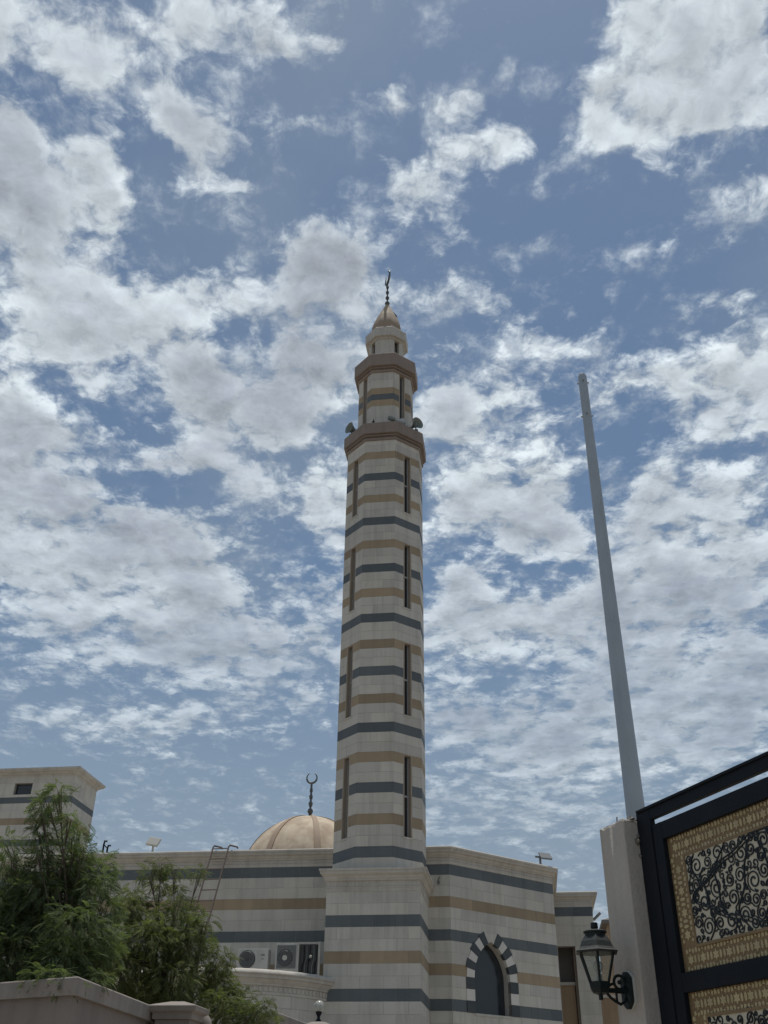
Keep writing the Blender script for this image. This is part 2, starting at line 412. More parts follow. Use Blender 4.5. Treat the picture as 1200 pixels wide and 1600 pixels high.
# ------------------------------------------------------------------ the mosque's own axes
RZ = -radians(8.0)
U = np.array([cos(RZ), sin(RZ)]); V = np.array([-sin(RZ), cos(RZ)])
OO = hd(597, 1100, 34)[:2]
def wpt(u, v, z=0.0): p = OO + u * U + v * V; return (p[0], p[1], z)
def loc(p): q = np.array(p[:2]) - OO; return np.array([q @ U, q @ V, p[2]])
def onv(x, y, v):
    r = ray(x, y); t_ = (v - (CAM[:2] - OO) @ V) / (r[:2] @ V); return loc(CAM + r * t_)
def thing(name, label, cat, u=0, v=0, z=0, rz=0.0, group=None, world=None):
    o = bpy.data.objects.new(name, None); col.objects.link(o)
    o.empty_display_size = .3
    if world is not None: o.location = world; o.rotation_euler = (0, 0, rz)
    else: o.location = wpt(u, v, z); o.rotation_euler = (0, 0, RZ + rz)
    return tag(o, label, cat, group)

CH = .345; ZB = 9.035                 # course height and the foot of the shaft's lowest dark course
def ckind(k):
    if k % 3: return 'pale'
    return 'dark' if (k // 3) % 2 == 0 else 'tan'
SLN = {'pale': 'pale_stone_slab', 'dark': 'dark_stone_slab', 'tan': 'tan_stone_slab'}
UNIT = {}
for kk in SLN:
    mb = MB(); mb.box((0, 0, 0), (1, 1, 1)); UNIT[kk] = mb.mesh(SLN[kk], M[kk])
GAPJ, PROUD, THK = .007, .007, .05
def slab(parent, p0, p1, z0, z1, kind, e0=0.0, e1=0.0):
    """one cladding stone between two plan points (outward = right of travel); outer face stands PROUD of the core"""
    d = Vector((p1[0] - p0[0], p1[1] - p0[1])); L = d.length; d /= L; n = Vector((d.y, -d.x))
    a = Vector(p0) + d * (GAPJ / 2 + e0); b = Vector(p0) + d * (L - GAPJ / 2 - e1)
    off = PROUD + random.uniform(-.0012, .0012)
    c = (a + b) / 2 + n * (off - THK / 2)
    o = link(SLN[kind], UNIT[kind], parent)
    o.location = (c.x, c.y, (z0 + z1) / 2); o.rotation_euler = (0, 0, atan2(d.y, d.x) + random.uniform(-.0006, .0006))
    o.scale = ((b - a).length, THK, z1 - z0 - GAPJ)
    return o
def course_wall(parent, p0, p1, k0, k1, maxlen=1.05, stagger=True, skip=None):
    L = hypot(p1[0] - p0[0], p1[1] - p0[1]); d = ((p1[0] - p0[0]) / L, (p1[1] - p0[1]) / L)
    for k in range(k0, k1):
        n = max(1, int(math.ceil(L / maxlen))); w = L / n
        cuts = [i * w for i in range(n + 1)]
        if stagger and n > 2 and k % 2:
            cuts = [0] + [(i + .5) * w for i in range(n)] + [L]
        for a, b in zip(cuts[:-1], cuts[1:]):
            slab(parent, (p0[0] + d[0] * a, p0[1] + d[1] * a), (p0[0] + d[0] * b, p0[1] + d[1] * b), ZB + k * CH, ZB + (k + 1) * CH, ckind(k))
def octo(a, off=0.0):
    R = a / cos(pi / 8)
    return [(R * cos(pi / 8 + i * pi / 4), R * sin(pi / 8 + i * pi / 4)) for i in range(8)]
def dentils(parent, path, z0, z1, step, wd, out, m, closed=False, name='dentil_row'):
    mb = MB(); n = len(path)
    for i in range(n if closed else n - 1):
        p, q = Vector(path[i]), Vector(path[(i + 1) % n]); d = q - p; L = d.length; d /= L; nn = Vector((d.y, -d.x))
        c = int(L / step)
        for j in range(c):
            t0 = (j + .5) * L / c; cc = p + d * t0 + nn * (out / 2 - .004)
            mb.box((cc.x, cc.y, (z0 + z1) / 2), (wd, out, z1 - z0), atan2(d.y, d.x))
    return tag(mb.build(name, m, parent), kind='stuff')

# ------------------------------------------------------------------ ground
g = MB(); g.add([(-1500, -1500, 0), (1500, -1500, 0), (1500, 2500, 0), (-1500, 2500, 0)], [(0, 1, 2, 3)])
tag(g.build('ground', M['ground']), kind='structure')
r_ = MB(); r_.add([(-60, -8, .004), (60, -8, .004), (60, -1.5, .004), (-60, -1.5, .004)], [(0, 1, 2, 3)])
tag(r_.build('road', M['road']), kind='structure')
# ------------------------------------------------------------------ minaret
mi = thing('minaret', 'tall octagonal minaret with dark, tan and pale stone bands and crescent finial', 'minaret')
HP = 1.48
sq = [(-HP, -HP), (HP, -HP), (HP, HP), (-HP, HP)]
b = MB(); b.prism(sq, 0, 8.62); base = b.build('base', M['core'], mi)
for (p0, p1) in ((sq[0], sq[1]), (sq[1], sq[2]), (sq[3], sq[0])):
    course_wall(base, p0, p1, -19, -3, .76 if p0 == sq[0] else 1.0)
b = MB(); b.sweep(sq, [(.004, 7.99), (.02, 8.0), (.02, 8.10), (.035, 8.115), (.035, 8.14), (.012, 8.15), (.012, 8.31), (.06, 8.33), (.06, 8.37), (.09, 8.40), (.11, 8.47), (.17, 8.50), (.20, 8.53), (.20, 8.60), (.23, 8.61), (.23, 8.67), (-.3, 8.69)])
pc = b.build('base_cornice', M['cornice'], mi)
dentils(pc, sq, 8.165, 8.30, .11, .06, .028, M['cornice'], True, 'carved_frieze')
dentils(pc, sq, 8.02, 8.085, .16, .10, .034, M['cornice'], True, 'carved_frieze')

def facet_pts(a, i):       # facet i faces angle i*45deg ; returns left and right end seen from outside (travel CCW)
    oc = octo(a); return oc[i - 1], oc[i]
def slot_facet(parent, a, i, z0, z1, wins, hw, m, depth, dn=0.006):
    """core sheet of one octagon facet with real openings (wins: list of (zb,zt))"""
    p, q = facet_pts(a - dn, i); d = Vector((q[0] - p[0], q[1] - p[1])); L = d.length; d /= L; n = Vector((d.y, -d.x))
    mid = (Vector(p) + Vector(q)) / 2
    fn = lambda s_, dep, z: (mid.x + d.x * s_ - n.x * dep, mid.y + d.y * s_ - n.y * dep, z)
    mb = MB()
    def rect(s0, s1, za, zb_): mb.add([fn(s0, 0, za), fn(s1, 0, za), fn(s1, 0, zb_), fn(s0, 0, zb_)], [(0, 1, 2, 3)])
    rect(-L / 2, -hw, z0, z1); rect(hw, L / 2, z0, z1)
    zz = z0
    for (wb, wt_) in sorted(wins):
        rect(-hw, hw, zz, wb); zz = wt_
    rect(-hw, hw, zz, z1)
    return fn, mb

A1 = 1.475
WINS = [(ZB + (2 + 12 * j) * CH, ZB + (10 + 12 * j) * CH) for j in range(4)]
core = MB(); fns = {}
SLOTF = (7, 5)               # facets facing -45 and -135 degrees: right-front and left-front
for i in range(8):
    if i in SLOTF:
        fn, mb = slot_facet(None, A1, i, 8.6, 25.55, WINS, .185, None, .25); fns[i] = fn; core.add(mb.v, mb.f)
    else:
        p, q = facet_pts(A1 - .006, i); core.add([(*p, 8.6), (*q, 8.6), (*q, 25.55), (*p, 25.55)], [(0, 1, 2, 3)])
core.add([(*p, 25.55) for p in octo(A1 - .006)], [tuple(range(8))])
shaft = core.build('shaft', M['core'], mi, fix=False)
for i in (6, 7, 5, 0, 4):
    p, q = facet_pts(A1, i); L = hypot(q[0] - p[0], q[1] - p[1]); d = ((q[0] - p[0]) / L, (q[1] - p[1]) / L)
    for k in range(-1, 48):
        z0 = ZB + k * CH; z1 = z0 + CH
        if k == -1: z0 = 8.70
        cuts = [(0, L)]
        if i in SLOTF and any(wb - .01 < z0 and z1 < wt_ + .01 for wb, wt_ in WINS):
            cuts = [(0, L / 2 - .185), (L / 2 + .185, L)]
        elif i == 6 and k % 3 and k > 0:
            x_ = L * (.36 if k % 2 else .64); cuts = [(0, x_), (x_, L)]
        for a_, b_ in cuts:
            slab(shaft, (p[0] + d[0] * a_, p[1] + d[1] * a_), (p[0] + d[0] * b_, p[1] + d[1] * b_), z0, z1, ckind(k),
                 -GAPJ / 2 if a_ == 0 else 0, -GAPJ / 2 if b_ == L else 0)
def slit_window(parent, fn, wb, wt_, hw, depth, transom=True, jm='jamb'):
    w = MB()
    o_ = -.012
    # jambs, head, sill lining of the recess
    for s0 in (-1, 1):
        w.add([fn(s0 * hw, o_, wb), fn(s0 * hw, depth, wb), fn(s0 * hw, depth, wt_), fn(s0 * hw, o_, wt_),
               fn(s0 * (hw - .045), o_, wb), fn(s0 * (hw - .045), depth, wb), fn(s0 * (hw - .045), depth, wt_), fn(s0 * (hw - .045), o_, wt_)],
              [(0, 1, 2, 3), (7, 6, 5, 4), (0, 3, 7, 4), (0, 4, 5, 1), (1, 5, 6, 2), (2, 6, 7, 3)])
    h = hw - .045
    w.add([fn(-h, -.004, wt_ - .04), fn(h, -.004, wt_ - .04), fn(h, depth, wt_ - .04), fn(-h, depth, wt_ - .04), fn(-h, -.004, wt_), fn(h, -.004, wt_), fn(h, depth, wt_), fn(-h, depth, wt_)],
          [(0, 1, 2, 3), (4, 5, 6, 7), (0, 1, 5, 4), (1, 2, 6, 5), (2, 3, 7, 6), (3, 0, 4, 7)])
    win = w.build('window', M[jm], parent)
    g_ = MB(); g_.add([fn(-h, depth - .03, wb), fn(h, depth - .03, wb), fn(h, depth - .03, wt_ - .04), fn(-h, depth - .03, wt_ - .04)], [(0, 1, 2, 3)])
    g_.build('pane', M['glass'], win)
    s_ = MB()
    def bar(s0, s1, za, zb_, d0=None, d1=None):
        d0 = depth - .075 if d0 is None else d0; d1 = depth - .032 if d1 is None else d1
        s_.add([fn(s0, d0, za), fn(s1, d0, za), fn(s1, d1, za), fn(s0, d1, za), fn(s0, d0, zb_), fn(s1, d0, zb_), fn(s1, d1, zb_), fn(s0, d1, zb_)],
               [(0, 1, 2, 3), (4, 5, 6, 7), (0, 1, 5, 4), (1, 2, 6, 5), (2, 3, 7, 6), (3, 0, 4, 7)])
    bar(-h, -h + .035, wb, wt_ - .04); bar(h - .035, h, wb, wt_ - .04)
    if transom: bar(-h + .035, h - .035, (wb + wt_) / 2 - .03, (wb + wt_) / 2 + .03)
    s_.build('window_frame', M['frame'], win)
    q_ = MB()
    s_ = q_
    bar(-hw - .01, hw + .01, wb - .045, wb + .012, -.035, depth - .076)
    q_.build('sill', M['pale'], win)
    return win
for i in SLOTF:
    for wb, wt_ in WINS: slit_window(mi, fns[i], wb, wt_, .185, .20)

def octcap(name, a, prof, m, parent):
    mb = MB(); mb.sweep(octo(a), prof); return mb.build(name, m, parent)
octcap('balcony', A1, [(.0, 25.46), (.055, 25.47), (.065, 25.50), (.065, 25.565), (.01, 25.575), (.01, 25.645), (.105, 25.65), (.105, 25.70), (.06, 25.705), (.06, 25.74), (.175, 25.75), (.175, 26.25), (.16, 26.28), (-.5, 26.30)], M['brown'], mi)
# second tier
A2 = 1.12
rows = [(26.28, 26.88, 'pale'), (26.88, 27.54, 'pale'), (27.54, 27.87, 'tan'), (27.87, 28.17, 'dark'), (28.17, 28.50, 'tan'), (28.50, 28.95, 'pale'), (28.95, 29.42, 'pale')]
core = MB(); fns2 = {}
for i in range(8):
    if i in (5, 7):
        fn, mb = slot_facet(None, A2, i, 26.2, 29.5, [(26.45, 29.36)], .155, None, .2); fns2[i] = fn; core.add(mb.v, mb.f)
    else:
        p, q = facet_pts(A2 - .006, i); core.add([(*p, 26.2), (*q, 26.2), (*q, 29.5), (*p, 29.5)], [(0, 1, 2, 3)])
tier = core.build('upper_tier', M['core'], mi, fix=False)
for i in (6, 7, 5, 0, 4):
    p, q = facet_pts(A2, i); L = hypot(q[0] - p[0], q[1] - p[1]); d = ((q[0] - p[0]) / L, (q[1] - p[1]) / L)
    for z0, z1, kd in rows:
        cuts = [(0, L)] if i not in (5, 7) else [(0, L / 2 - .155), (L / 2 + .155, L)]
        for a_, b_ in cuts:
            slab(tier, (p[0] + d[0] * a_, p[1] + d[1] * a_), (p[0] + d[0] * b_, p[1] + d[1] * b_), z0, z1, kd, -GAPJ / 2 if a_ == 0 else 0, -GAPJ / 2 if b_ == L else 0)
for i in (5, 7): slit_window(mi, fns2[i], 26.45, 29.36, .155, .16, False)
octcap('upper_cornice', A2, [(.0, 29.34), (.045, 29.35), (.075, 29.38), (.075, 29.45), (.02, 29.46), (.02, 29.52), (.12, 29.53), (.12, 29.58), (.07, 29.585), (.07, 29.61), (.215, 29.62), (.215, 30.24), (.20, 30.27), (-.5, 30.29)], M['brown'], mi)
# lantern stage with real openings
A3 = .745
core = MB()
for i in range(8):
    if i % 2:
        fn, mb = slot_facet(None, A3, i, 30.25, 31.8, [(30.45, 31.62)], .13, None, .2, 0.0); core.add(mb.v, mb.f)
        for s0 in (-1, 1): core.add([fn(s0 * .13, 0, 30.45), fn(s0 * .13, .16, 30.45), fn(s0 * .13, .16, 31.62), fn(s0 * .13, 0, 31.62)], [(0, 1, 2, 3)])
        core.add([fn(-.13, 0, 31.62), fn(.13, 0, 31.62), fn(.13, .16, 31.62), fn(-.13, .16, 31.62)], [(0, 1, 2, 3)])
    else:
        p, q = facet_pts(A3, i); core.add([(*p, 30.25), (*q, 30.25), (*q, 31.8), (*p, 31.8)], [(0, 1, 2, 3)])
lan = core.build('lantern_stage', M['pale'], mi, fix=False)
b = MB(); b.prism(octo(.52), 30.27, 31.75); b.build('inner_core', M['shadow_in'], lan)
octcap('lantern_cornice', A3, [(-.1, 31.60), (.03, 31.60), (.06, 31.63), (.06, 31.68), (.165, 31.69), (.175, 31.71), (.175, 32.17), (.15, 32.21), (-.55, 32.36)], M['pale'], mi)
b = MB(); b.lathe([(.66, 32.20), (.70, 32.36), (.715, 32.55), (.69, 32.80), (.625, 33.05), (.55, 33.26), (.475, 33.46)], 8, phase=pi / 8); on = b.build('onion_dome', M['onion2'], mi, 32)
b = MB(); b.lathe([(.48, 33.45), (.415, 33.6), (.335, 33.78), (.25, 33.97), (.175, 34.13), (.115, 34.26), (.075, 34.36)], 8, phase=pi / 8); b.build('onion_tip', M['onion'], on, 40)
b = MB(); b.box((.385, -.10, 33.62), (.05, .16, .26), .2, Matrix.Rotation(radians(-14), 3, 'Z') @ Matrix.Rotation(radians(-32), 3, 'Y')); b.build('vent_hatch', M['bronze'], on)

def finial(parent, cx, cy, z0, balls, rod, zr, cz, R, rx, thick, tilt=0.0):
    f = MB(); f.lathe([(balls[0][1] * .75, z0), (balls[0][1] * .5, z0 + .12), (rod, z0 + .2), (rod, zr)], 12, (cx, cy, 0)); fo = f.build('finial', M['bronze'], parent, 35)
    for z, r in balls:
        q = MB(); q.sphere((cx, cy, z), r, 14, 10); q.build('finial_ball', M['bronze'], fo, 60)
        q = MB(); q.lathe([(rod * 1.7, z - r - .02), (rod * 1.7, z - r + .01)], 12, (cx, cy, 0)); q.build('collar', M['bronze'], fo)
    c = MB(); path = []; rad = []
    N = 30
    for k in range(N + 1):
        a = radians(-90 + tilt) + (k / N - .5) * radians(310)
        path.append((cx + R * cos(a) * cos(rx), cy + R * cos(a) * sin(rx), cz + R * sin(a)))
        rad.append(thick * (1.0 - abs(k / N - .5) * 2) ** .6 + .008)
    c.tube(path, rad, 8); c.build('crescent', M['bronze'], fo, 50)
finial(mi, 0, 0, 34.28, [(34.47, .115), (34.83, .092), (35.18, .082), (35.52, .072)], .034, 35.8, 36.12, .34, radians(114), .05, -16)

# ------------------------------------------------------------------ mosque hall
mo = thing('mosque', 'low mosque hall with striped pale, dark and tan stone walls and ribbed dome', 'mosque')
P1, P2, P3 = (-13.35, 1.2), (2.21, 1.2), (5.72, 4.71)
P4, P5, P6 = (5.72, 9.1), (7.35, 9.1), (7.35, 24.0)
P0, PM, PN = (-16.85, 4.7), (-16.85, 24.0), None
HT = 9.62
def wall_core(p, q, z0, z1, name='wall', parent=mo, th=.3):
    d = Vector((q[0] - p[0], q[1] - p[1])); d.normalize(); n = Vector((d.y, -d.x))
    mb = MB(); mb.prism([(p[0], p[1]), (q[0], q[1]), (q[0] - n.x * th, q[1] - n.y * th), (p[0] - n.x * th, p[1] - n.y * th)], z0, z1)
    return mb.build(name, M['core'], parent)
fw = wall_core(P1, P2, 0, HT)
course_wall(fw, P1, P2, -11, 1, 1.06); course_wall(fw, (1.5, 1.2), P2, -14, -11, 1.06)
lw = wall_core(P0, P1, 0, HT); course_wall(lw, P0, P1, -11, 1, 1.06)
wall_core(PM, P0, 0, HT); rw = wall_core(P3, P4, 0, HT); course_wall(rw, P3, P4, -6, 1, 1.5)
wall_core(P5, P6, 0, HT); wall_core(P6, PM, 0, HT)
# diagonal wall with the pointed window
DL = hypot(P3[0] - P2[0], P3[1] - P2[1]); dd = Vector(((P3[0] - P2[0]) / DL, (P3[1] - P2[1]) / DL)); dn = Vector((dd.y, -dd.x))
fw45 = lambda s_, dep, z: (P2[0] + dd.x * s_ - dn.x * dep, P2[1] + dd.y * s_ - dn.y * dep, z)
SC, WH, ZS, ZSP, RISE, VW = 1.77, .80, 4.895, 5.93, 1.17, .36
AR = (WH * WH + RISE * RISE) / (2 * WH); AC0 = AR - WH      # arc centre offset
def halfw(z, off):
    """half width of the opening (offset outwards by off) at height z"""
    if z <= ZSP: return WH + off
    h = z - ZSP; R = AR + off
    return max(sqrt(max(R * R - h * h, 0)) - AC0, 0.0) if h < R else 0.0
zapex = ZSP + sqrt((AR + .2) ** 2 - AC0 ** 2)
dw = MB()
zs = [0, ZS] + list(np.linspace(ZSP, zapex, 14)) + [HT]
dw.slabpoly([(0, 0), (DL, 0), (DL, ZS), (0, ZS)], fw45, 0, .3)
curve = [ZS] + list(np.linspace(ZSP, zapex, 14))
for za, zb_ in zip(curve[:-1], curve[1:]):
    ha, hb = halfw(za, .2), halfw(zb_, .2)
    dw.slabpoly([(0, za), (SC - ha, za), (SC - hb, zb_), (0, zb_)], fw45, 0, .3)
    dw.slabpoly([(SC + ha, za), (DL, za), (DL, zb_), (SC + hb, zb_)], fw45, 0, .3)
dw.slabpoly([(0, zapex), (DL, zapex), (DL, HT), (0, HT)], fw45, 0, .3)
dwo = dw.build('wall', M['core'], mo)
def free_slab(parent, pts, kd):
    mb = MB(); mb.slabpoly(pts, fw45, -PROUD + random.uniform(-.001, .001), .03); return mb.build(SLN[kd], M[kd], parent)
for k in range(-14, 1):
    z0, z1 = ZB + k * CH + GAPJ / 2, ZB + (k + 1) * CH - GAPJ / 2
    segs = [0, 1.0, 2.0, 3.0, 4.0, DL] if k % 2 else [0, .5, 1.5, 2.5, 3.5, 4.45, DL]
    if k < -12 or z0 >= zapex - .02:
        for a, b2 in zip(segs[:-1], segs[1:]): free_slab(dwo, [(a + .0035, z0), (b2 - .0035, z0), (b2 - .0035, z1), (a + .0035, z1)], ckind(k))
    else:
        zz = [z for z in np.linspace(z0, z1, 5)]
        le = [(SC - halfw(z, .2), z) for z in zz]; re = [(SC + halfw(z, .2), z) for z in zz]
        xl, xr = min(p[0] for p in le), max(p[0] for p in re)
        ls = [0] + [s_ for s_ in segs[1:-1] if s_ < xl - .35]; rs = [s_ for s_ in segs[1:-1] if s_ > xr + .35] + [DL]
        for a, b2 in zip(ls[:-1], ls[1:]): free_slab(dwo, [(a + .0035, z0), (b2 - .0035, z0), (b2 - .0035, z1), (a + .0035, z1)], ckind(k))
        free_slab(dwo, [(ls[-1] + .0035, z0)] + le + [(ls[-1] + .0035, z1)], ckind(k))
        free_slab(dwo, [(rs[0] - .0035, z1)] + re[::-1] + [(rs[0] - .0035, z0)], ckind(k))
        for a, b2 in zip(rs[:-1], rs[1:]): free_slab(dwo, [(a + .0035, z0), (b2 - .0035, z0), (b2 - .0035, z1), (a + .0035, z1)], ckind(k))
# voussoirs
win = MB(); inner = [(-WH, ZS)] + [(AC0 - AR * cos(a), ZSP + AR * sin(a)) for a in np.linspace(0, acos(AC0 / AR), 15)]
full = inner + [(-x, z) for x, z in inner[-2::-1]]
vs = []; n_ = len(full); DEP = .36
for x, z in full: vs += [fw45(SC + x, -.02, z), fw45(SC + x, DEP, z)]
win.add(vs, [(2 * i, 2 * i + 1, 2 * i + 3, 2 * i + 2) for i in range(n_ - 1)])
aw = win.build('arched_window', M['cornice'], mo, fix=False)
q = MB(); q.add([fw45(SC + x, DEP - .06, z) for x, z in full], [tuple(range(n_))]); q.build('pane', M['glass'], aw)
q = MB(); q.slabpoly([(SC - WH - .02, ZS - .07), (SC + WH + .02, ZS - .07), (SC + WH + .02, ZS - .002), (SC - WH - .02, ZS - .002)], fw45, -.03, DEP - .05); q.build('sill', M['pale'], aw)
TH = acos(AC0 / AR); a_end = TH * .905
for sg in (-1, 1):
    def vou(poly, kd):
        mb = MB(); pts = [(SC + sg * -x, z) for x, z in poly]
        if sg == 1: pts = pts[::-1]
        mb.slabpoly(pts, fw45, -.034 if kd == 'dark' else -.026, .1); mb.build('voussoir', M['v' + kd], aw)
    for j, kd in enumerate(('dark', 'pale', 'dark')):
        za, zb_ = ZS + j * CH + .004, ZS + (j + 1) * CH - .004
        vou([(-WH - VW, za), (-WH, za), (-WH, zb_), (-WH - VW, zb_)], kd)
    for j in range(6):
        a0, a1 = a_end * j / 6 + .003, a_end * (j + 1) / 6 - .003
        aa = np.linspace(a0, a1, 2)
        poly = [(AC0 - AR * cos(a), ZSP + AR * sin(a)) for a in aa]
        R2 = AR + VW + (.035 if j % 2 else -.02)
        outer = [(AC0 - R2 * cos(a), ZSP + R2 * sin(a)) for a in aa[::-1]]
        vou(outer[::-1][:1] + poly + outer[:-1], 'pale' if j % 2 == 0 else 'dark')
pk = [(AC0 - (AR + d_) * cos(a_end), ZSP + (AR + d_) * sin(a_end)) for d_ in (.0, VW)]
mb = MB(); mb.slabpoly([(SC + pk[1][0] + .006, pk[1][1] - .0), (SC + pk[0][0] + .006, pk[0][1]), (SC, ZSP + RISE), (SC - pk[0][0] - .006, pk[0][1]), (SC - pk[1][0] - .006, pk[1][1])], fw45, -.018, .1)
mb.build('keystone', M['pale'], aw)
# cornice along the visible walls
CP = [(0.0, 9.385), (.018, 9.39), (.018, 9.455), (.03, 9.465), (.03, 9.49), (.010, 9.50), (.010, 9.60), (.05, 9.615), (.05, 9.65), (.085, 9.67), (.12, 9.74), (.18, 9.76), (.20, 9.785), (.20, 9.84), (.235, 9.85), (.24, 9.91), (.21, 9.945), (-.35, 9.96)]
mb = MB(); mb.sweep([PM, P0, P1, P2, P3, P4, P5, P6], CP, False); co = mb.build('cornice', M['cornice'], mo)
dentils(co, [P0, P1, P2, P3], 9.51, 9.595, .12, .07, .026, M['cornice'], False, 'carved_frieze')
mb = MB(); mb.add([(*p, 9.70) for p in (P0, P1, P2, P3, P4, P5, P6, PM)], [tuple(range(8))]); mb.build('roof', M['roofm'], mo)
# set-back wing with a tall opening
OP0, OP1, OZ = 5.86, 6.54, 7.93
for a, b2, z0, z1 in ((5.72, OP0, 0, HT), (OP1, 7.35, 0, HT), (OP0, OP1, OZ, HT)):
    mb = MB(); mb.b6(a, b2, 9.1, 9.45, z0, z1); wg = mb.build('wall', M['core'], mo)
    if z0 == 0 and a > 6:
        course = [(ZB - CH * 14 + i * CH) for i in range(10)]
        for z in [4.285 + .405 * i for i in range(9)]:
            if z + .405 <= 7.94: slab(wg, (a, 9.1), (b2, 9.1), z, z + .405, 'pale')
slab(wg, (5.74, 9.1), (6.55, 9.1), ZB, ZB + CH, 'dark'); slab(wg, (6.55, 9.1), (7.35, 9.1), ZB, ZB + CH, 'dark')
for z in (ZB - CH, ZB - 2 * CH, OZ):
    zt = {OZ: ZB - 2 * CH}.get(z, z + CH)
    slab(wg, (5.74, 9.1), (6.55, 9.1), z, zt, 'pale'); slab(wg, (6.55, 9.1), (7.35, 9.1), z, zt, 'pale')
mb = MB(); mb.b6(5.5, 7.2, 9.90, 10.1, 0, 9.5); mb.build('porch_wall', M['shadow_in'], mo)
zr = onv(885, 1535, 9.6)[2]
mb = MB(); mb.b6(5.5, 6.42, 9.55, 9.75, 0, zr - .12); mb.build('porch_screen', M['ochre'], mo)
mb = MB(); mb.b6(5.5, 6.45, 9.48, 9.82, zr - .12, zr); mb.build('screen_coping', M['pale'], mo, bevel=.02)
mb = MB(); mb.b6(6.46, 6.60, 9.5, 9.62, 0, 8.0); mb.build('door_post', M['jamb'], mo)
# dome
DC = (-5.0, 12.0); DR = 3.0; DZ = 10.98
mb = MB(); mb.lathe([(3.1, 9.7), (3.1, 10.75), (3.2, 10.8), (3.2, 10.95), (3.0, 10.98)], 48, (*DC, 0)); mb.build('dome_drum', M['pale'], mo, 30)
mb = MB(); mb.lathe([(max(DR * cos(a), .02), DZ + DR * sin(a)) for a in np.linspace(0, pi / 2, 22)], 64, (*DC, 0)); dm = mb.build('dome', M['domec'], mo, 40)
for k in range(8):
    a0 = radians(-70 + 45 * k); mb = MB(); vs = []; N = 22
    for i in range(N + 1):
        e = pi / 2 * i / N * .985
        hwid = .17 * (1 - .55 * i / N)
        for sg, rr in ((-1, DR - .02), (-1, DR + .035), (1, DR + .035), (1, DR - .02)):
            x = rr * cos(e); cx = x * cos(a0) - sg * hwid * sin(a0); cy = x * sin(a0) + sg * hwid * cos(a0)
            vs.append((DC[0] + cx, DC[1] + cy, DZ + rr * sin(e)))
    fs = []
    for i in range(N):
        for j in range(3): fs.append((i * 4 + j, i * 4 + j + 1, i * 4 + 5 + j, i * 4 + 4 + j))
    mb.add(vs, fs); mb.build('rib', M['rib'], dm, 40)
finial(dm, DC[0], DC[1], 13.93, [(14.29, .135), (14.64, .105), (14.98, .09), (15.31, .075)], .05, 15.62, 15.86, .245, 0.0, .05, 0)

# ------------------------------------------------------------------ round annex in front of the hall
AN = (-4.62, -.25); AR_ = 3.48
an = thing('round_annex', 'low round annex of plain pale stone with moulded rim under the air conditioners', 'annex', AN[0], AN[1])
ring = [(AR_ * cos(2 * pi * k / 72), AR_ * sin(2 * pi * k / 72)) for k in range(72)]
mb = MB(); mb.prism([(p[0] * .995, p[1] * .995) for p in ring], 0, 5.3); aw_ = mb.build('wall', M['core'], an)
# segment of stones that faces the forecourt
for k in range(36, 72, 2):
    for i, (z0, z1) in enumerate(((3.55, 3.9), (3.9, 4.25), (4.25, 4.58), (4.58, 4.9))):
        o_ = (k + i % 2) % 72
        slab(aw_, ring[o_], ring[(o_ + 2) % 72], z0, z1, 'pale')
mb = MB(); mb.sweep(ring, [(0, 4.9), (.02, 4.905), (.02, 4.97), (.005, 4.98), (.005, 5.12), (.05, 5.14), (.05, 5.18), (.10, 5.22), (.14, 5.30), (.19, 5.32), (.20, 5.40), (.24, 5.41), (.25, 5.44), (.235, 5.475), (.20, 5.51), (.14, 5.54), (.05, 5.555), (-.9, 5.56)])
rim = mb.build('rim_cornice', M['cornice'], an, 25)
dentils(rim, [(p[0] * 1.001, p[1] * 1.001) for p in ring], 4.99, 5.11, .14, .08, .03, M['cornice'], True, 'carved_frieze')
mb = MB(); mb.prism([(p[0] * .97, p[1] * .97) for p in ring], 5.3, 5.5); mb.build('roof', M['roofm'], an)

# ------------------------------------------------------------------ stair tower behind the hall
TV = 16.0; TU = -18.76; TB = 13.99
to = thing('stair_tower', 'square striped stone tower with small window behind the leafy tree', 'tower', TU, TV)
tp = [(-6.5, 0), (0, 0), (0, 3.0), (-6.5, 3.0)]
wu0, wu1, wz0, wz1 = -3.33, -2.33, 16.68, 17.29
mb = MB(); mb.b6(-6.5, 0, .006, 3, 0, wz0); mb.b6(-6.5, 0, .006, 3, wz1, 17.75); mb.b6(-6.5, wu0, .006, 3, wz0, wz1); mb.b6(wu1, 0, .006, 3, wz0, wz1); mb.b6(wu0, wu1, .3, 3, wz0, wz1)
tw = mb.build('wall', M['core'], to)
zrow = [(12.6, 13.06, 'pale'), (13.06, 13.52, 'pale'), (13.52, 13.98, 'pale'), (13.98, 14.32, 'dark'), (14.32, 14.70, 'pale'), (14.70, 15.08, 'pale'), (15.08, 15.43, 'tan'), (15.43, 15.82, 'pale'), (15.82, 16.21, 'pale'), (16.21, 16.54, 'dark'), (16.54, wz0, 'pale'), (wz0, wz1, 'pale'), (wz1, 17.70, 'pale')]
for i, (z0, z1, kd) in enumerate(zrow):
    cuts = [-6.5, -5.4, -4.3, -3.33, -2.33, -1.2, 0] if (i % 2 or z0 == wz0) else [-6.5, -4.9, -3.8, -2.8, -1.7, -.6, 0]
    for a, b2 in zip(cuts[:-1], cuts[1:]):
        if z0 == wz0 and a == wu0: continue
        slab(tw, (a, .006), (b2, .006), z0, z1, kd)
    for a, b2 in ((0, 1.5), (1.5, 3.0)): slab(tw, (.0, a), (.0, b2), z0, z1, kd)
mb = MB(); mb.b6(wu0 + .02, wu1 - .02, .22, .26, wz0, wz1); mb.build('window_pane', M['glass'], to)
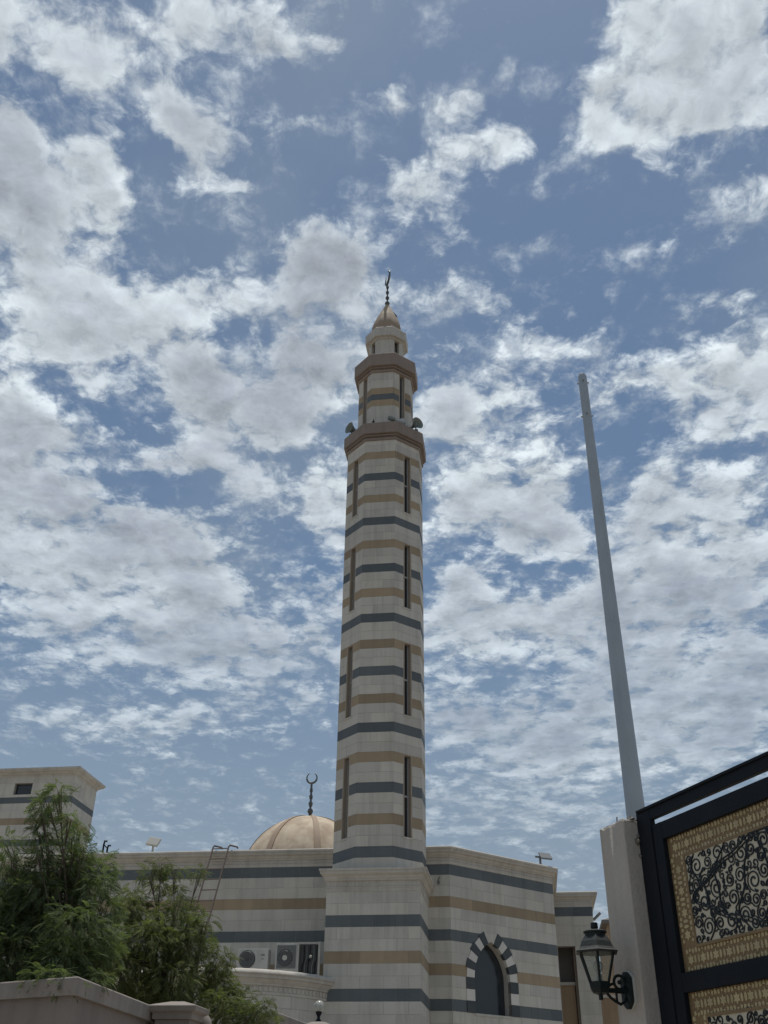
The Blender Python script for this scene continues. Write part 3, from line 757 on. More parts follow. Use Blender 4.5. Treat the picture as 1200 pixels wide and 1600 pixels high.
mb = MB(); mb.sweep(tp, [(0, 17.62), (.03, 17.64), (.03, 17.70), (.12, 17.74), (.18, 17.82), (.27, 17.84), (.30, 17.90), (.34, 17.92), (.34, 18.02), (-1.0, 18.06)]); mb.build('cornice', M['cornice'], to)

# ------------------------------------------------------------------ air conditioners on the annex roof
def ac_unit(u, v, z, w, h, dpt, label, big=False, rz=0.0):
    t = thing('air_conditioner', label, 'air conditioner', u, v, z, rz)
    mb = MB(); mb.b6(0, w, 0, dpt, .0, h); mb.build('casing', M['acw'], t, bevel=.015)
    r = min(h * .43, w * .34); cx = r + .07; cz = h * .5
    mb = MB(); mb.lathe([(r, 0), (r, .02), (r - .02, .03)], 28); o = mb.build('fan_grille', M['acd'], t)
    o.location = (cx, -.002, cz); o.rotation_euler = (pi / 2, 0, 0)
    for j in range(1, 6):
        q = MB(); q.tube([(r * j / 6 * cos(a), r * j / 6 * sin(a), .036) for a in np.linspace(0, 2 * pi, 25)[:-1]], .006, 5, True); q.build('grille_ring', M['steel'], o)
    q = MB(); q.lathe([(.06 if not big else .085, .03), (.055 if not big else .08, .05)], 16); q.build('fan_hub', M['ledw'] if big else M['acd'], o)
    for a in (.05, w - .15):
        q = MB(); q.b6(a, a + .08, .05, dpt - .05, -.35, -.001); q.build('foot', M['steel'], t)
    return t
a1 = ac_unit(-4.53, -.3, 5.93, 1.02, .62, .36, 'white air conditioner with round dark fan grille on the annex roof')
q = MB(); q.b6(.78, .90, -.006, .0, .40, .46); q.b6(.80, .88, -.006, 0, .30, .33); q.build('badge', M['steel'], a1)
a2 = ac_unit(-3.28, -.3, 5.84, .72, .86, .36, 'air conditioner with white fan hub and open dark side beside striped pedestal', True)
q = MB()
for (x0, x1, z0, z1) in ((.72, .76, -.1, .88), (1.38, 1.45, -.1, .90), (.76, 1.38, .84, .88), (.76, 1.38, -.1, -.05)): q.b6(x0, x1, -.01, .05, z0, z1)
q.build('cage_frame', M['acw'], a2)
q = MB(); q.b6(.05, .67, -.004, .0, .12, .80); q.build('grille_panel', M['acg'], a2)
q = MB()
for j in range(14): q.b6(.05, .67, -.010, -.004, .14 + j * .047, .15 + j * .047)
q.build('grille_slats', M['steel'], a2)
q = MB(); q.b6(.76, 1.38, .12, .16, -.05, .84); q.build('coil', M['acd'], a2)
for j, x in enumerate((.86, .95, 1.05, 1.18, 1.27)):
    q = MB(); q.tube([(x, .10, -.05), (x, .09, .2 + .1 * (j % 3)), (x + .06, .07, .34 + .09 * (j % 2)), (x + .05, .08, .8)], .014, 6); q.build('pipe', M['steel'] if j % 2 else M['black'], a2)
q = MB(); q.sphere((1.13, .07, .47), .05, 10, 8); q.build('valve', M['ledw'], a2)
q = MB(); q.b6(0, 1.45, 0, .34, -.35, -.1); q.build('stand', M['steel'], a2)

# ------------------------------------------------------------------ ladder leaning on the hall
ld = thing('ladder', 'rusty steel ladder leaning on the striped hall wall beside the dome', 'ladder', 0, 0)
TL, FL = Vector((-6.04, .86, 10.02)), Vector((-6.42, -.55, 5.50)); off = Vector((.56, 0, .01))
for o_ in (Vector((0, 0, 0)), off):
    q = MB(); tpnt = TL + o_
    q.tube([FL + o_, tpnt, tpnt + Vector((.03, .03, .06)), tpnt + Vector((.20, .34, .075)), tpnt + Vector((.23, .38, .03))], .03, 8); q.build('side_rail', M['rust'], ld, 40)
for k in range(13):
    f = .012 + k * .081; p = TL.lerp(FL, f)
    q = MB(); q.tube([p, p + off], .02, 6); q.build('rung', M['rust'], ld, 40)

# ------------------------------------------------------------------ roof fittings
fl = thing('floodlight', 'white floodlight on the hall roof between the leafy tree and the ladder', 'floodlight', -8.43, 1.35, 9.96)
q = MB(); q.box((0, 0, .42), (.46, .09, .34), 0, Matrix.Rotation(radians(-28), 3, 'X') @ Matrix.Rotation(radians(14), 3, 'Y')); q.build('lamp_head', M['ledw'], fl, bevel=.02)
q = MB(); q.b6(-.03, .03, .0, .05, 0, .3); q.b6(-.18, .30, -.05, .1, 0, .05); q.build('bracket', M['ledw'], fl)
f2 = thing('floodlight', 'grey flat floodlight at the far end of the diagonal wall\'s cornice', 'floodlight', 5.34, 4.45, 9.96, radians(30))
q = MB(); q.box((.16, -.12, .36), (.46, .07, .30), 0, Matrix.Rotation(radians(-38), 3, 'X')); q.build('lamp_head', M['steel'], f2, bevel=.012)
q = MB(); q.box((.16, -.162, .338), (.40, .012, .25), 0, Matrix.Rotation(radians(-38), 3, 'X')); q.build('lamp_glass', M['ledg'], f2)
q = MB(); q.b6(-.03, .03, -.03, .03, 0, .34); q.b6(-.20, .0, -.03, .02, .30, .36); q.build('bracket', M['steel'], f2)
pp = thing('vent_pipe', 'pair of bent dark vent pipes on the hall roof beside the leafy tree', 'pipe', -10.35, 1.5, 9.96)
for dx in (0, .16):
    q = MB(); q.tube([(dx, 0, 0), (dx, 0, .42 - dx), (dx + .03, -.02, .52 - dx), (dx + .12, -.06, .50 - dx)], .035, 8); q.build('pipe', M['black'], pp, 40)
q = MB(); q.tube([(0, 0, .40), (.16, 0, .26)], .02, 6); q.build('cross_bar', M['black'], pp)
hk = thing('wall_lamp_bracket', 'small dark hook bracket beside the pedestal cornice', 'bracket', 1.84, 1.19, 8.78)
q = MB(); q.tube([(0, 0, 0), (0, -.10, .03), (.02, -.16, .10), (.08, -.18, .16)], .022, 8); q.b6(-.04, .04, -.012, .0, -.06, .06); q.build('hook', M['steel'], hk, 40)
sp = thing('drain_spout', 'short dark drain spout sticking out of the set-back wing', 'spout', 7.36, 9.3, 8.92)
q = MB(); q.tube([(0, 0, 0), (.30, -.05, .26)], .055, 8); q.build('pipe', M['steel'], sp, 40)

# ------------------------------------------------------------------ horn loudspeakers on the balcony
def horn(u, v, z, az, el, label, size=.3, pale=False):
    t = thing('horn_loudspeaker', label, 'loudspeaker', u, v, z, 0, 'loudspeakers on the minaret balcony')
    h = bpy.data.objects.new('bell', None)
    R = Matrix.Rotation(az, 3, 'Z') @ Matrix.Rotation(-el, 3, 'Y')
    def tr(mb):
        mb.v = [tuple(R @ Vector((q[2], q[0], q[1])) + Vector((0, 0, .33))) for q in mb.v]; return mb
    prof = [(.05, -.30), (.06, -.22), (.10, -.10), (.17, .02), (size * .88, .10), (size, .14), (size + .015, .145), (size, .155), (size * .86, .115), (.15, .03), (.07, -.08), (.03, -.14)]
    q = MB(); q.lathe(prof, 24); tr(q).build('bell', M['hornw' if pale else 'horn'], t, 40)
    q = MB(); q.lathe([(.02, -.60), (.085, -.59), (.095, -.50), (.095, -.34), (.06, -.29)], 16); tr(q).build('driver', M['horn'], t, 40)
    q = MB(); q.lathe([(.05, -.14), (.055, .04), (.02, .06)], 12); tr(q).build('reflector', M['horn'], t, 40)
    q = MB(); q.b6(-.025, .025, -.025, .025, 0, .30); q.b6(-.09, .09, -.09, .09, 0, .02); q.build('mount', M['steel'], t)
    return t
horn(1.38, -.80, 26.34, radians(-46), radians(2), 'grey horn loudspeaker with wide bell at the balcony edge over the flagpole side', .26)
horn(.82, -1.12, 26.29, radians(25), radians(-8), 'pale horn loudspeaker lying on the balcony with its driver towards the dome side', .15, True)
horn(-1.33, -.80, 26.33, radians(226), radians(4), 'horn loudspeaker turned away over the balcony edge on the dome side', .25)
bk = thing('aerial', 'tiny dark fitting standing on the balcony edge below the banded tier', 'fitting', -.30, -1.52, 26.27)
q = MB(); q.lathe([(.05, 0), (.045, .12), (.012, .24), (.01, .30)], 8); q.build('stub', M['black'], bk); q = MB(); q.tube([(-.06, 0, .14), (0, 0, .2), (.07, 0, .17)], .012, 6); q.build('arm', M['black'], bk)

# ------------------------------------------------------------------ flagpole
fpw = hd(993, 1270, 14.5)
fp = thing('flagpole', 'tall bare tapered grey flagpole rising behind the gate pillar', 'flagpole', world=(fpw[0] + .005, fpw[1], 0))
q = MB(); q.lathe([(.205, 0), (.195, .8), (.138, 5.0), (.106, 9.0), (.080, 12.55), (.079, 13.40), (.060, 13.46)], 28); q.build('pole', M['pole'], fp, 40)
q = MB(); q.lathe([(.32, 0), (.32, .04), (.22, .05), (.21, .16)], 24); q.build('base_plate', M['pole'], fp, 30)
for z in (13.26, 12.50):
    for k in range(4):
        a = radians(-100 + 90 * k) ; q = MB(); q.lathe([(.015, 0), (.015, .028), (.010, .036)], 8)
        q.v = [(cos(a) * (.07 + w_) - sin(a) * x, sin(a) * (.07 + w_) + cos(a) * x, z + y) for x, y, w_ in q.v]; q.build('bolt', M['horn'], fp)
for z in (4.2, 8.4):
    q = MB(); q.lathe([(.150 if z < 5 else .113, z), (.150 if z < 5 else .113, z + .012)], 28); q.build('joint_ring', M['pole'], fp)

# ------------------------------------------------------------------ gate pillar, gate, lantern
GA = radians(-20.4); gd = np.array([sin(GA), cos(GA)]); gn = np.array([-cos(GA), sin(GA)])
GDIST = hd(937, 1293, 6.2)[:2] @ gn
def gpt(al, out, z=0.0): p = gd * al + gn * (GDIST + out); return (p[0], p[1], z)
GR = GA - pi / 2 + radians(0) if False else atan2(-gd[1], -gd[0])
# local axes: +x towards the camera along the gate, -y out of the gate towards the viewer
pl = thing('gate_pillar', 'beige plastered gate pillar with crumbling top carrying the lantern', 'pillar', world=gpt(4.967, 0), rz=GR)
mb = MB(); mb.b6(-.256, 0, 0, .34, 0, 3.165); po = mb.build('shaft', M['plaster'], pl)
bm = bmesh.new(); bm.from_mesh(po.data)
bmesh.ops.subdivide_edges(bm, edges=bm.edges, cuts=5, use_grid_fill=True)
top = [e for e in bm.edges if len(e.link_faces) == 2 and e.calc_face_angle(0) > 1]
bmesh.ops.bevel(bm, geom=top, offset=.009, segments=3, affect='EDGES', profile=.5)
for v_ in bm.verts:
    if v_.co.z > 2.9: v_.co.z += random.uniform(-.012, .008)
    v_.co.x += random.uniform(-.0015, .0015); v_.co.y += random.uniform(-.0015, .0015)
bm.to_mesh(po.data); bm.free(); po.data.shade_smooth(); po.data.set_sharp_from_angle(angle=radians(28))
for (x, y, z, s_) in ((-.03, .08, 3.165, .03), (-.09, .11, 3.168, .022), (.0, .095, 3.075, .016), (-.003, .085, 3.045, .022), (.0, .093, 2.965, .013)):
    mb = MB(); mb.sphere((0, 0, 0), s_, 9, 7); mb.v = [(x + a * random.uniform(.7, 1.3), y + b2 * random.uniform(.7, 1.3), z + c * random.uniform(.6, 1.1)) for a, b2, c in mb.v]
    mb.build('plaster_lump', M['plrough'], pl)
mb = MB(); mb.tube([(-.13, .05, 3.15), (-.131, .051, 3.20), (-.126, .05, 3.215)], .004, 5); mb.build('tie_wire', M['rust'], pl)

gt = thing('gate', 'black framed metal gate with star lattice border and black scrollwork panels', 'gate', world=gpt(4.967, -.10), rz=GR)
LW = 1.50; X0 = .222                      # panel width, panel start from the pillar
LEND = X0 + LW + .10
def gbox(name, x0, x1, y0, y1, z0, z1, parent=gt, m='black', bev=.004):
    mb = MB(); mb.b6(x0, x1, y0, y1, z0, z1); return mb.build(name, M[m], parent, bevel=bev)
gbox('post', .004, .133, -.006, .03, 0, 3.205); gbox('top_rail', .133, 3.6, -.005, .029, 3.141, 3.204)
gbox('top_rail_lip', .02, 3.6, -.018, .034, 3.200, 3.216)
gbox('stile', .138, X0, 0, .03, .06, 3.108); gbox('stile', X0 + LW, LEND, 0, .06, .06, 3.108)
gbox('stile', LEND + .006, LEND + .1, 0, .06, .06, 3.108)
gbox('rail', X0, X0 + LW, .001, .03, 3.012, 3.107)
gbox('rail', X0, X0 + LW, .001, .059, 2.232, 2.326); gbox('rail', X0, X0 + LW, .001, .059, 1.45, 1.545); gbox('rail', X0, X0 + LW, .001, .059, .06, .18)
gbox('kick_panel', X0, X0 + LW, .02, .03, .18, 1.45)
gbox('leaf_panel', LEND + .1, 3.5, .02, .03, .1, 3.1); gbox('post', 3.5, 3.63, -.012, .10, 0, 3.20)
def star_mesh(R):
    mb = MB(); pts = [((R if k % 2 == 0 else R * .56) * sin(pi * k / 6), (R if k % 2 == 0 else R * .56) * cos(pi * k / 6)) for k in range(12)]
    mb.slabpoly(pts, lambda s_, d_, z: (s_, d_, z), 0, .006); return mb.mesh('star', M['inlay'])
def ell_mesh(a, b2):
    mb = MB(); mb.slabpoly([(a * cos(t_), b2 * sin(t_)) for t_ in np.linspace(0, 2 * pi, 9)[:-1]], lambda s_, d_, z: (s_, d_, z), 0, .006); return mb.mesh('oval', M['inlay'])
STAR, OVAL = star_mesh(.028), ell_mesh(.0092, .021)
def ribbon(mb, pts, w, d0, d1):
    P = [np.array(p) for p in pts]; n = len(P); L_, R_ = [], []
    for i in range(n):
        d = P[min(i + 1, n - 1)] - P[max(i - 1, 0)]; d = d / (np.linalg.norm(d) + 1e-9); nn = np.array([-d[1], d[0]])
        ww = (w[i] if hasattr(w, '__len__') else w) / 2
        L_.append(P[i] + nn * ww); R_.append(P[i] - nn * ww)
    vs = [(p[0], d0, p[1]) for p in L_] + [(p[0], d0, p[1]) for p in R_] + [(p[0], d1, p[1]) for p in L_] + [(p[0], d1, p[1]) for p in R_]
    fs = []
    for i in range(n - 1):
        fs += [(i, i + 1, n + i + 1, n + i), (i, 2 * n + i, 2 * n + i + 1, i + 1), (n + i, n + i + 1, 3 * n + i + 1, 3 * n + i)]
    mb.add(vs, fs)
def gate_panel(z0, z1):
    pn = gbox('panel', X0 - .02, X0 + LW + .02, .0305, .038, z0 - .02, z1 + .02, m='lattice', bev=0)
    x0, x1 = X0, X0 + LW
    bl, bt = .145, .122
    def inlay(me, x, z, rot=0.0):
        o = link(me.name, me, pn); o.location = (x, .0265, z); o.rotation_euler = (0, rot, 0)
    tri = MB()
    def small(x, z, r, ang, n=3, asp=1.0):
        pts = [(x + r * cos(ang + 2 * pi * k / n) * asp, z + r * sin(ang + 2 * pi * k / n)) for k in range(n)]
        tri.slabpoly(pts, lambda s_, d_, zz: (s_, d_, zz), .0268, .0325)
    n = int(round((x1 - x0 - .03) / .104)); st = (x1 - x0 - .03) / n
    for zc_ in (z1 - bt / 2 + .004, z0 + bt / 2 - .004):
        for k in range(n):
            xc_ = x0 + .015 + (k + .5) * st; inlay(STAR, xc_, zc_)
            for dx in (st * .36, st * .64): 
                if k < n - 1: inlay(OVAL, xc_ + dx, zc_)
            for sg in (-1, 1):
                small(xc_ + st * .0, zc_ + sg * .046, .0125, sg * pi / 2, 3); small(xc_ + st * .5, zc_ + sg * .043, .015, sg * pi / 2, 5, .8)
                small(xc_ + st * .25, zc_ + sg * .041, .0135, sg * pi / 2 + .5, 4, .8); small(xc_ - st * .25, zc_ + sg * .041, .0135, sg * pi / 2 - .5, 4, .8)
    m_ = max(1, int(round((z1 - z0 - 2 * bt) / .11))); sz = (z1 - z0 - 2 * bt) / m_
    for xc_ in (x0 + bl / 2 - .004, x1 - bl / 2 + .004):
        for k in range(m_):
            zz = z0 + bt + (k + .5) * sz; inlay(STAR, xc_, zz)
            if k < m_ - 1:
                for dz in (.38, .62): inlay(OVAL, xc_, zz + dz * sz, pi / 2)
            for sg in (-1, 1):
                small(xc_ + sg * .050, zz, .0125, pi * (sg < 0), 3); small(xc_ + sg * .046, zz + sz / 2, .0145, pi * (sg < 0), 5)
                small(xc_ + sg * .040, zz + sz * .25, .012, .4, 4); small(xc_ + sg * .040, zz - sz * .25, .012, .2, 4)
    tag(tri.build('lattice_chips', M['inlay'], pn), kind='stuff')
    # thin fillet round the inner field
    ix0, ix1, iz0, iz1 = x0 + bl, x1 - bl, z0 + bt, z1 - bt
    mb = MB()
    for a in ((ix0 - .014, ix1 + .014, iz1, iz1 + .014), (ix0 - .014, ix1 + .014, iz0 - .014, iz0)): mb.b6(a[0], a[1], .018, .0295, a[2], a[3])
    for a in ((ix0 - .014, ix0, iz0, iz1), (ix1, ix1 + .014, iz0, iz1)): mb.b6(a[0], a[1], .0182, .0295, a[2], a[3])
    mb.build('fillet', M['lattice'], pn)
    mb = MB(); mb.b6(ix0, ix1, .024, .0295, iz0, iz1); mb.build('backing', M['backing'], pn)
    # scrollwork
    sc = MB(); rr = random.Random(int(z0 * 100)); circ = []
    w, h = ix1 - ix0, iz1 - iz0
    for target, tries in ((.050, 60), (.038, 500), (.030, 1500), (.022, 3000), (.017, 2500), (.013, 3500)):
        for _ in range(tries):
            r = target * rr.uniform(.85, 1.1); x = rr.uniform(ix0 + r * .8, ix1 - r * .8); z = rr.uniform(iz0 + r * .8, iz1 - r * .8)
            if all(hypot(x - c[0], z - c[1]) > (r + c[2]) * .93 for c in circ): circ.append((x, z, r))
    D0, D1 = .0195, .0245
    for i, (x, z, r) in enumerate(circ):
        s0 = rr.uniform(0, 2 * pi); sg = rr.choice((-1, 1)); turns = 1.7 if r > .026 else 1.15
        N = 26 if r > .026 else 14; pts = []; ws = []
        for k in range(N):
            f = k / (N - 1); a = s0 + sg * f * turns * 2 * pi; q_ = r * (.16 + .80 * f ** .85); pts.append((x + q_ * cos(a), z + q_ * sin(a))); ws.append(.0052 + .0045 * (1 - f) if k else .012)
        # tail to the nearest neighbour
        ex, ez = pts[-1]; best = None
        for j, c in enumerate(circ):
            if j == i: continue
            d = hypot(c[0] - ex, c[1] - ez) - c[2]
            if best is None or d < best[0]: best = (d, c)
        c = best[1]; an_ = atan2(ez - c[1], ex - c[0]) + rr.uniform(-.5, .5); tx, tz = c[0] + c[2] * cos(an_), c[1] + c[2] * sin(an_)
        da = a + sg * pi / 2; mx, mz = ex + cos(da) * r * .5, ez + sin(da) * r * .5
        for f in (.35, .7, 1.0):
            px_ = (1 - f) ** 2 * ex + 2 * f * (1 - f) * mx + f * f * tx; pz_ = (1 - f) ** 2 * ez + 2 * f * (1 - f) * mz + f * f * tz
            pts.append((min(max(px_, ix0 + .004), ix1 - .004), min(max(pz_, iz0 + .004), iz1 - .004))); ws.append(.006)
        ribbon(sc, pts, ws, D0 + rr.uniform(-.0012, .0012), D1)
        if r > .03:       # leaf bud on the curl
            a2_ = s0 + sg * turns * pi * 1.3; bx, bz = x + r * .98 * cos(a2_), z + r * .98 * sin(a2_)
            ribbon(sc, [(bx, bz), (bx + .010 * cos(a2_ + .6), bz + .010 * sin(a2_ + .6)), (bx + .022 * cos(a2_ + 1.0), bz + .022 * sin(a2_ + 1.0))], [.012, .011, .002], D0 + .001, D1)
    tag(sc.build('scrollwork', M['scroll'], pn, fix=False), kind='stuff')
    # cartouche of double lines
    ca = MB()
    for o_ in (0, .018):
        pts = []
        cx_, cz_ = (ix0 + ix1) / 2, (iz0 + iz1) / 2
        for t_ in np.linspace(0, 2 * pi, 120):
            q_ = 1 + .10 * cos(4 * t_) + .05 * cos(8 * t_)
            pts.append((cx_ + (w * .42 - o_) * cos(t_) * q_, cz_ + (h * .44 - o_) * sin(t_) * q_))
        pts = [(min(max(a, ix0 + .005), ix1 - .005), min(max(b2, iz0 + .005), iz1 - .005)) for a, b2 in pts]
        ribbon(ca, pts, .006, .0175, .0245)
    for k in range(7):    # long stems
        x = ix0 + w * (k + .7) / 7.4; pts = [(x + .055 * sin(5.4 * f + 1.7 * k) + .018 * sin(13 * f + k), iz0 + .004 + (h - .008) * f) for f in np.linspace(0, 1, 26)]
        pts = [(min(max(a, ix0 + .005), ix1 - .005), b2) for a, b2 in pts]
        ribbon(ca, pts, [.005 + .004 * sin(pi * f) for f in np.linspace(0, 1, 26)], .0180, .0245)
    ca.build('cartouche', M['scroll'], pn, fix=False)
gate_panel(2.326, 3.012); gate_panel(1.545, 2.232)

# lantern: arm leaves the pillar's broad face towards the viewer's left (local -y)
LAL = 5.075
lt = thing('wall_lantern', 'dark green six-sided lantern on a scrolled arm on the gate pillar', 'lantern', world=gpt(LAL, 0, 2.27), rz=GR)
LY, LZ0 = -.190, .018           # lantern axis offset, cup centre height
def oct_plate(hx, hz): return [(hx * a, hz * b2) for a, b2 in ((-1, -.62), (-.45, -.9), (-.2, -1), (.2, -1), (.45, -.9), (1, -.62), (1, .62), (.45, .9), (.2, 1), (-.2, 1), (-.45, .9), (-1, .62))]
mb = MB(); mb.slabpoly(oct_plate(.052, .099), lambda s_, d_, z: (s_, d_, z), -.012, .004); mb.build('mounting_plate', M['ledw'], lt, bevel=.003)
mb = MB(); mb.slabpoly(oct_plate(.045, .092), lambda s_, d_, z: (s_, d_, z), -.034, -.010); mb.build('back_plate', M['lamp'], lt, bevel=.005)
mb = MB(); mb.tube([(0, -.02, -.005), (0, LY + .03, -.005)], .013, 10)
mb.tube([(0, -.03, -.02), (0, -.045, -.055), (0, -.070, -.070), (0, -.10, -.058), (0, -.13, -.040), (0, LY + .04, -.020)], .008, 8)
mb.tube([(0, -.066 + .034 * cos(a), .038 + .034 * sin(a)) for a in np.linspace(0, 2 * pi, 21)[:-1]], .008, 8, True)
mb.tube([(0, -.098, .030), (0, -.120, .026), (0, -.140, .012), (0, -.150, -.005)], .007, 8)
mb.tube([(0, -.092, -.005), (0, -.092, -.060)], .0065, 8); mb.tube([(0, -.040, .05), (0, -.03, .03)], .008, 8)
mb.sphere((0, -.066, .038), .012, 8, 6); mb.build('arm', M['lamp'], lt, 50)
lpre = set(bpy.data.objects)
L0 = (0, 0, 0)
mb = MB(); mb.lathe([(.016, -.112), (.016, -.075), (.055, -.060), (.070, -.030), (.078, .012), (.074, .022), (.070, .024)], 6, L0, pi / 6); cup = mb.build('cup', M['lamp'], lt)
H0, H1, R0, R1 = .024, .250, .068, .128
for k in range(6):
    a0, a1 = pi / 6 + k * pi / 3, pi / 6 + (k + 1) * pi / 3
    q = MB(); q.tube([(R0 * cos(a0), R0 * sin(a0), H0 - .01), (R1 * cos(a0), R1 * sin(a0), H1)], .0095, 6); q.build('corner_bar', M['lamp'], lt, 50)
    q = MB(); e = .985
    q.add([(R0 * e * cos(a0), R0 * e * sin(a0), H0), (R0 * e * cos(a1), R0 * e * sin(a1), H0), (R1 * e * cos(a1), R1 * e * sin(a1), H1), (R1 * e * cos(a0), R1 * e * sin(a0), H1)], [(0, 1, 2, 3)]); q.build('glass_pane', M['pane'], lt)
mb = MB(); mb.lathe([(.13, .240), (.158, .244), (.160, .254), (.142, .266), (.128, .285), (.112, .330), (.088, .372), (.075, .384)], 6, L0, pi / 6); mb.build('roof', M['lampd'], lt, bevel=.003)
mb = MB(); mb.lathe([(.070, .382), (.068, .398), (.080, .402), (.080, .414), (.060, .424), (.02, .432)], 20, L0); mb.build('crown', M['lampd'], lt, 35)
mb = MB(); mb.lathe([(.012, .428), (.022, .436), (.027, .450), (.024, .462), (.024, .482), (.018, .486)], 12, L0); mb.build('finial_knob', M['lamp'], lt, 35)
mb = MB(); mb.lathe([(.02, .02), (.022, .07), (.02, .085)], 10, L0); mb.build('lamp_holder', M['ledw'], lt, 40)
mb = MB(); mb.lathe([(.014, .085), (.030, .125), (.034, .15), (.026, .175), (.01, .185)], 12, L0); mb.build('bulb', M['globe'], lt, 50)

for o in set(bpy.data.objects) - lpre:
    o.location = (0, LY, LZ0); o.scale = (.80, .80, .65)

# ------------------------------------------------------------------ boundary wall, piers and globe lamp
def wall_seg(name, label, pts, h, ctop, parent=None):
    t = thing(name, label, 'wall', world=(0, 0, 0))
    mb = MB()
    for p, q_ in zip(pts[:-1], pts[1:]):
        d = Vector((q_[0] - p[0], q_[1] - p[1])).normalized(); n = Vector((d.y, -d.x))
    L_ = [Vector(p[:2]) for p in pts]
    mb.sweep([tuple(p) for p in L_], [(0, 0), (0, h - ctop - .0), (-.22, h - ctop), (-.22, 0)], False); mb.build('wall', M['wallb'], t)
    mb = MB(); mb.sweep([tuple(p) for p in L_], [(.0, h - ctop + .001), (.05, h - ctop + .001), (.055, h - .012), (.045, h), (-.25, h), (-.26, h - .01), (-.255, h - ctop + .001)], False)
    mb.build('coping', M['coping'], t)
    return t
wc, we, wl = hd(118, 1528, 10.55), hd(249, 1578, 13.3), hd(0, 1536, 11.3)
dl = (wl - wc)[:2]; dl = dl / np.linalg.norm(dl)
wall_seg('boundary_wall', 'brown rendered boundary wall with thick coping below the leafy trees', [tuple(wc[:2] + dl * 9), tuple(wc[:2]), tuple(we[:2])], 2.80, .155)
def pier(px, top_y, D, w, label, r=False):
    p = hd(px, top_y, D); t = thing('wall_pier', label, 'pier', world=(p[0], p[1], 0), rz=RZ); h = p[2]
    mb = MB(); mb.b6(-w / 2, w / 2, -w / 2, w / 2, 0, h - .20); mb.build('shaft', M['wallb'], t)
    if r:
        mb = MB(); mb.lathe([(w * .5, h - .2), (w * .66, h - .18), (w * .68, h - .12), (w * .55, h - .06), (w * .3, h - .015), (.03, h)], 24); mb.build('domed_cap', M['coping'], t, 40)
    else:
        s_ = [(-w / 2, -w / 2), (w / 2, -w / 2), (w / 2, w / 2), (-w / 2, w / 2)]
        mb = MB(); mb.sweep(s_, [(-.02, h - .2), (.03, h - .19), (.03, h - .13), (.075, h - .11), (.085, h - .06), (.05, h - .045), (-w * .3, h)]); mb.add([(x * .4, y * .4, h) for x, y in s_], [(0, 1, 2, 3)]); mb.build('cap', M['coping'], t, fix=False)
    return t
pier(281, 1566, 12.9, .40, 'square pier with moulded cap at the end of the boundary wall')
pier(319, 1583, 13.2, .15, 'slim pier with small domed cap beside the square pier', True)
gl_p = pier(497.5, 1596, 21.5, .50, 'pier with domed cap carrying the glass globe lamp', True)
q0 = hd(430, 1582, 19.0); q1 = hd(470, 1601, 22.0)
wall_seg('garden_wall', 'brown garden wall with coping running towards the globe lamp pier', [tuple(q0[:2]), tuple(hd(490, 1608, 21.6)[:2])], q0[2], .17)
gw = hd(497.5, 1596, 21.5)
gl = thing('globe_lamp', 'clear glass globe lamp on a dark stem on the domed pier', 'lamp', world=(gw[0], gw[1], gw[2] - .01))
mb = MB(); mb.lathe([(.07, 0), (.05, .03), (.028, .06), (.03, .10), (.05, .13), (.065, .17), (.05, .185)], 16); mb.build('stem', M['black'], gl, 40)
mb = MB(); mb.sphere((0, 0, .275), .105, 20, 14); mb.build('globe', M['globe'], gl, 80)
mb = MB(); mb.lathe([(.02, .185), (.035, .24), (.03, .29), (.01, .31)], 10); mb.build('bulb', M['ledw'], gl, 60)

# ------------------------------------------------------------------ ochre house beyond
oh = hd(952, 1436, 60); lo = hd(950, 1560, 46)
hs = thing('ochre_house', 'ochre rendered house with dark eave seen behind the gate pillar', 'house', world=(oh[0], oh[1], 0), rz=RZ)
mb = MB(); mb.b6(-.12, 12, 0, 9, 0, oh[2] - .25); mb.build('wall', M['ochre'], hs)
mb = MB(); mb.add([(-.45, -.4, oh[2] - .27), (12.4, -.4, oh[2] - .27), (12.4, 9.4, oh[2] - .27), (-.45, 9.4, oh[2] - .27), (-.45, -.4, oh[2] - .10), (12.4, -.4, oh[2] - .10), (12.4, 9.4, oh[2] - .1), (-.45, 9.4, oh[2] - .1), (2.5, 4, oh[2] + 1.3), (9.5, 4.5, oh[2] + 1.3)],
  [(3, 2, 1, 0), (0, 1, 5, 4), (1, 2, 6, 5), (2, 3, 7, 6), (3, 0, 4, 7), (4, 5, 9, 8), (5, 6, 9), (6, 7, 8, 9), (7, 4, 8)]); mb.build('roof', M['shadow_in'], hs)
yw = thing('ochre_wall', 'low ochre yard wall behind the lantern', 'wall', world=(lo[0] - 1.2, lo[1], 0), rz=RZ)
mb = MB(); mb.b6(0, 9, 0, .25, 0, lo[2]); mb.build('wall', M['ochre'], yw); mb = MB(); mb.b6(-.03, 9.03, -.04, .29, lo[2], lo[2] + .1); mb.build('coping', M['pale'], yw)

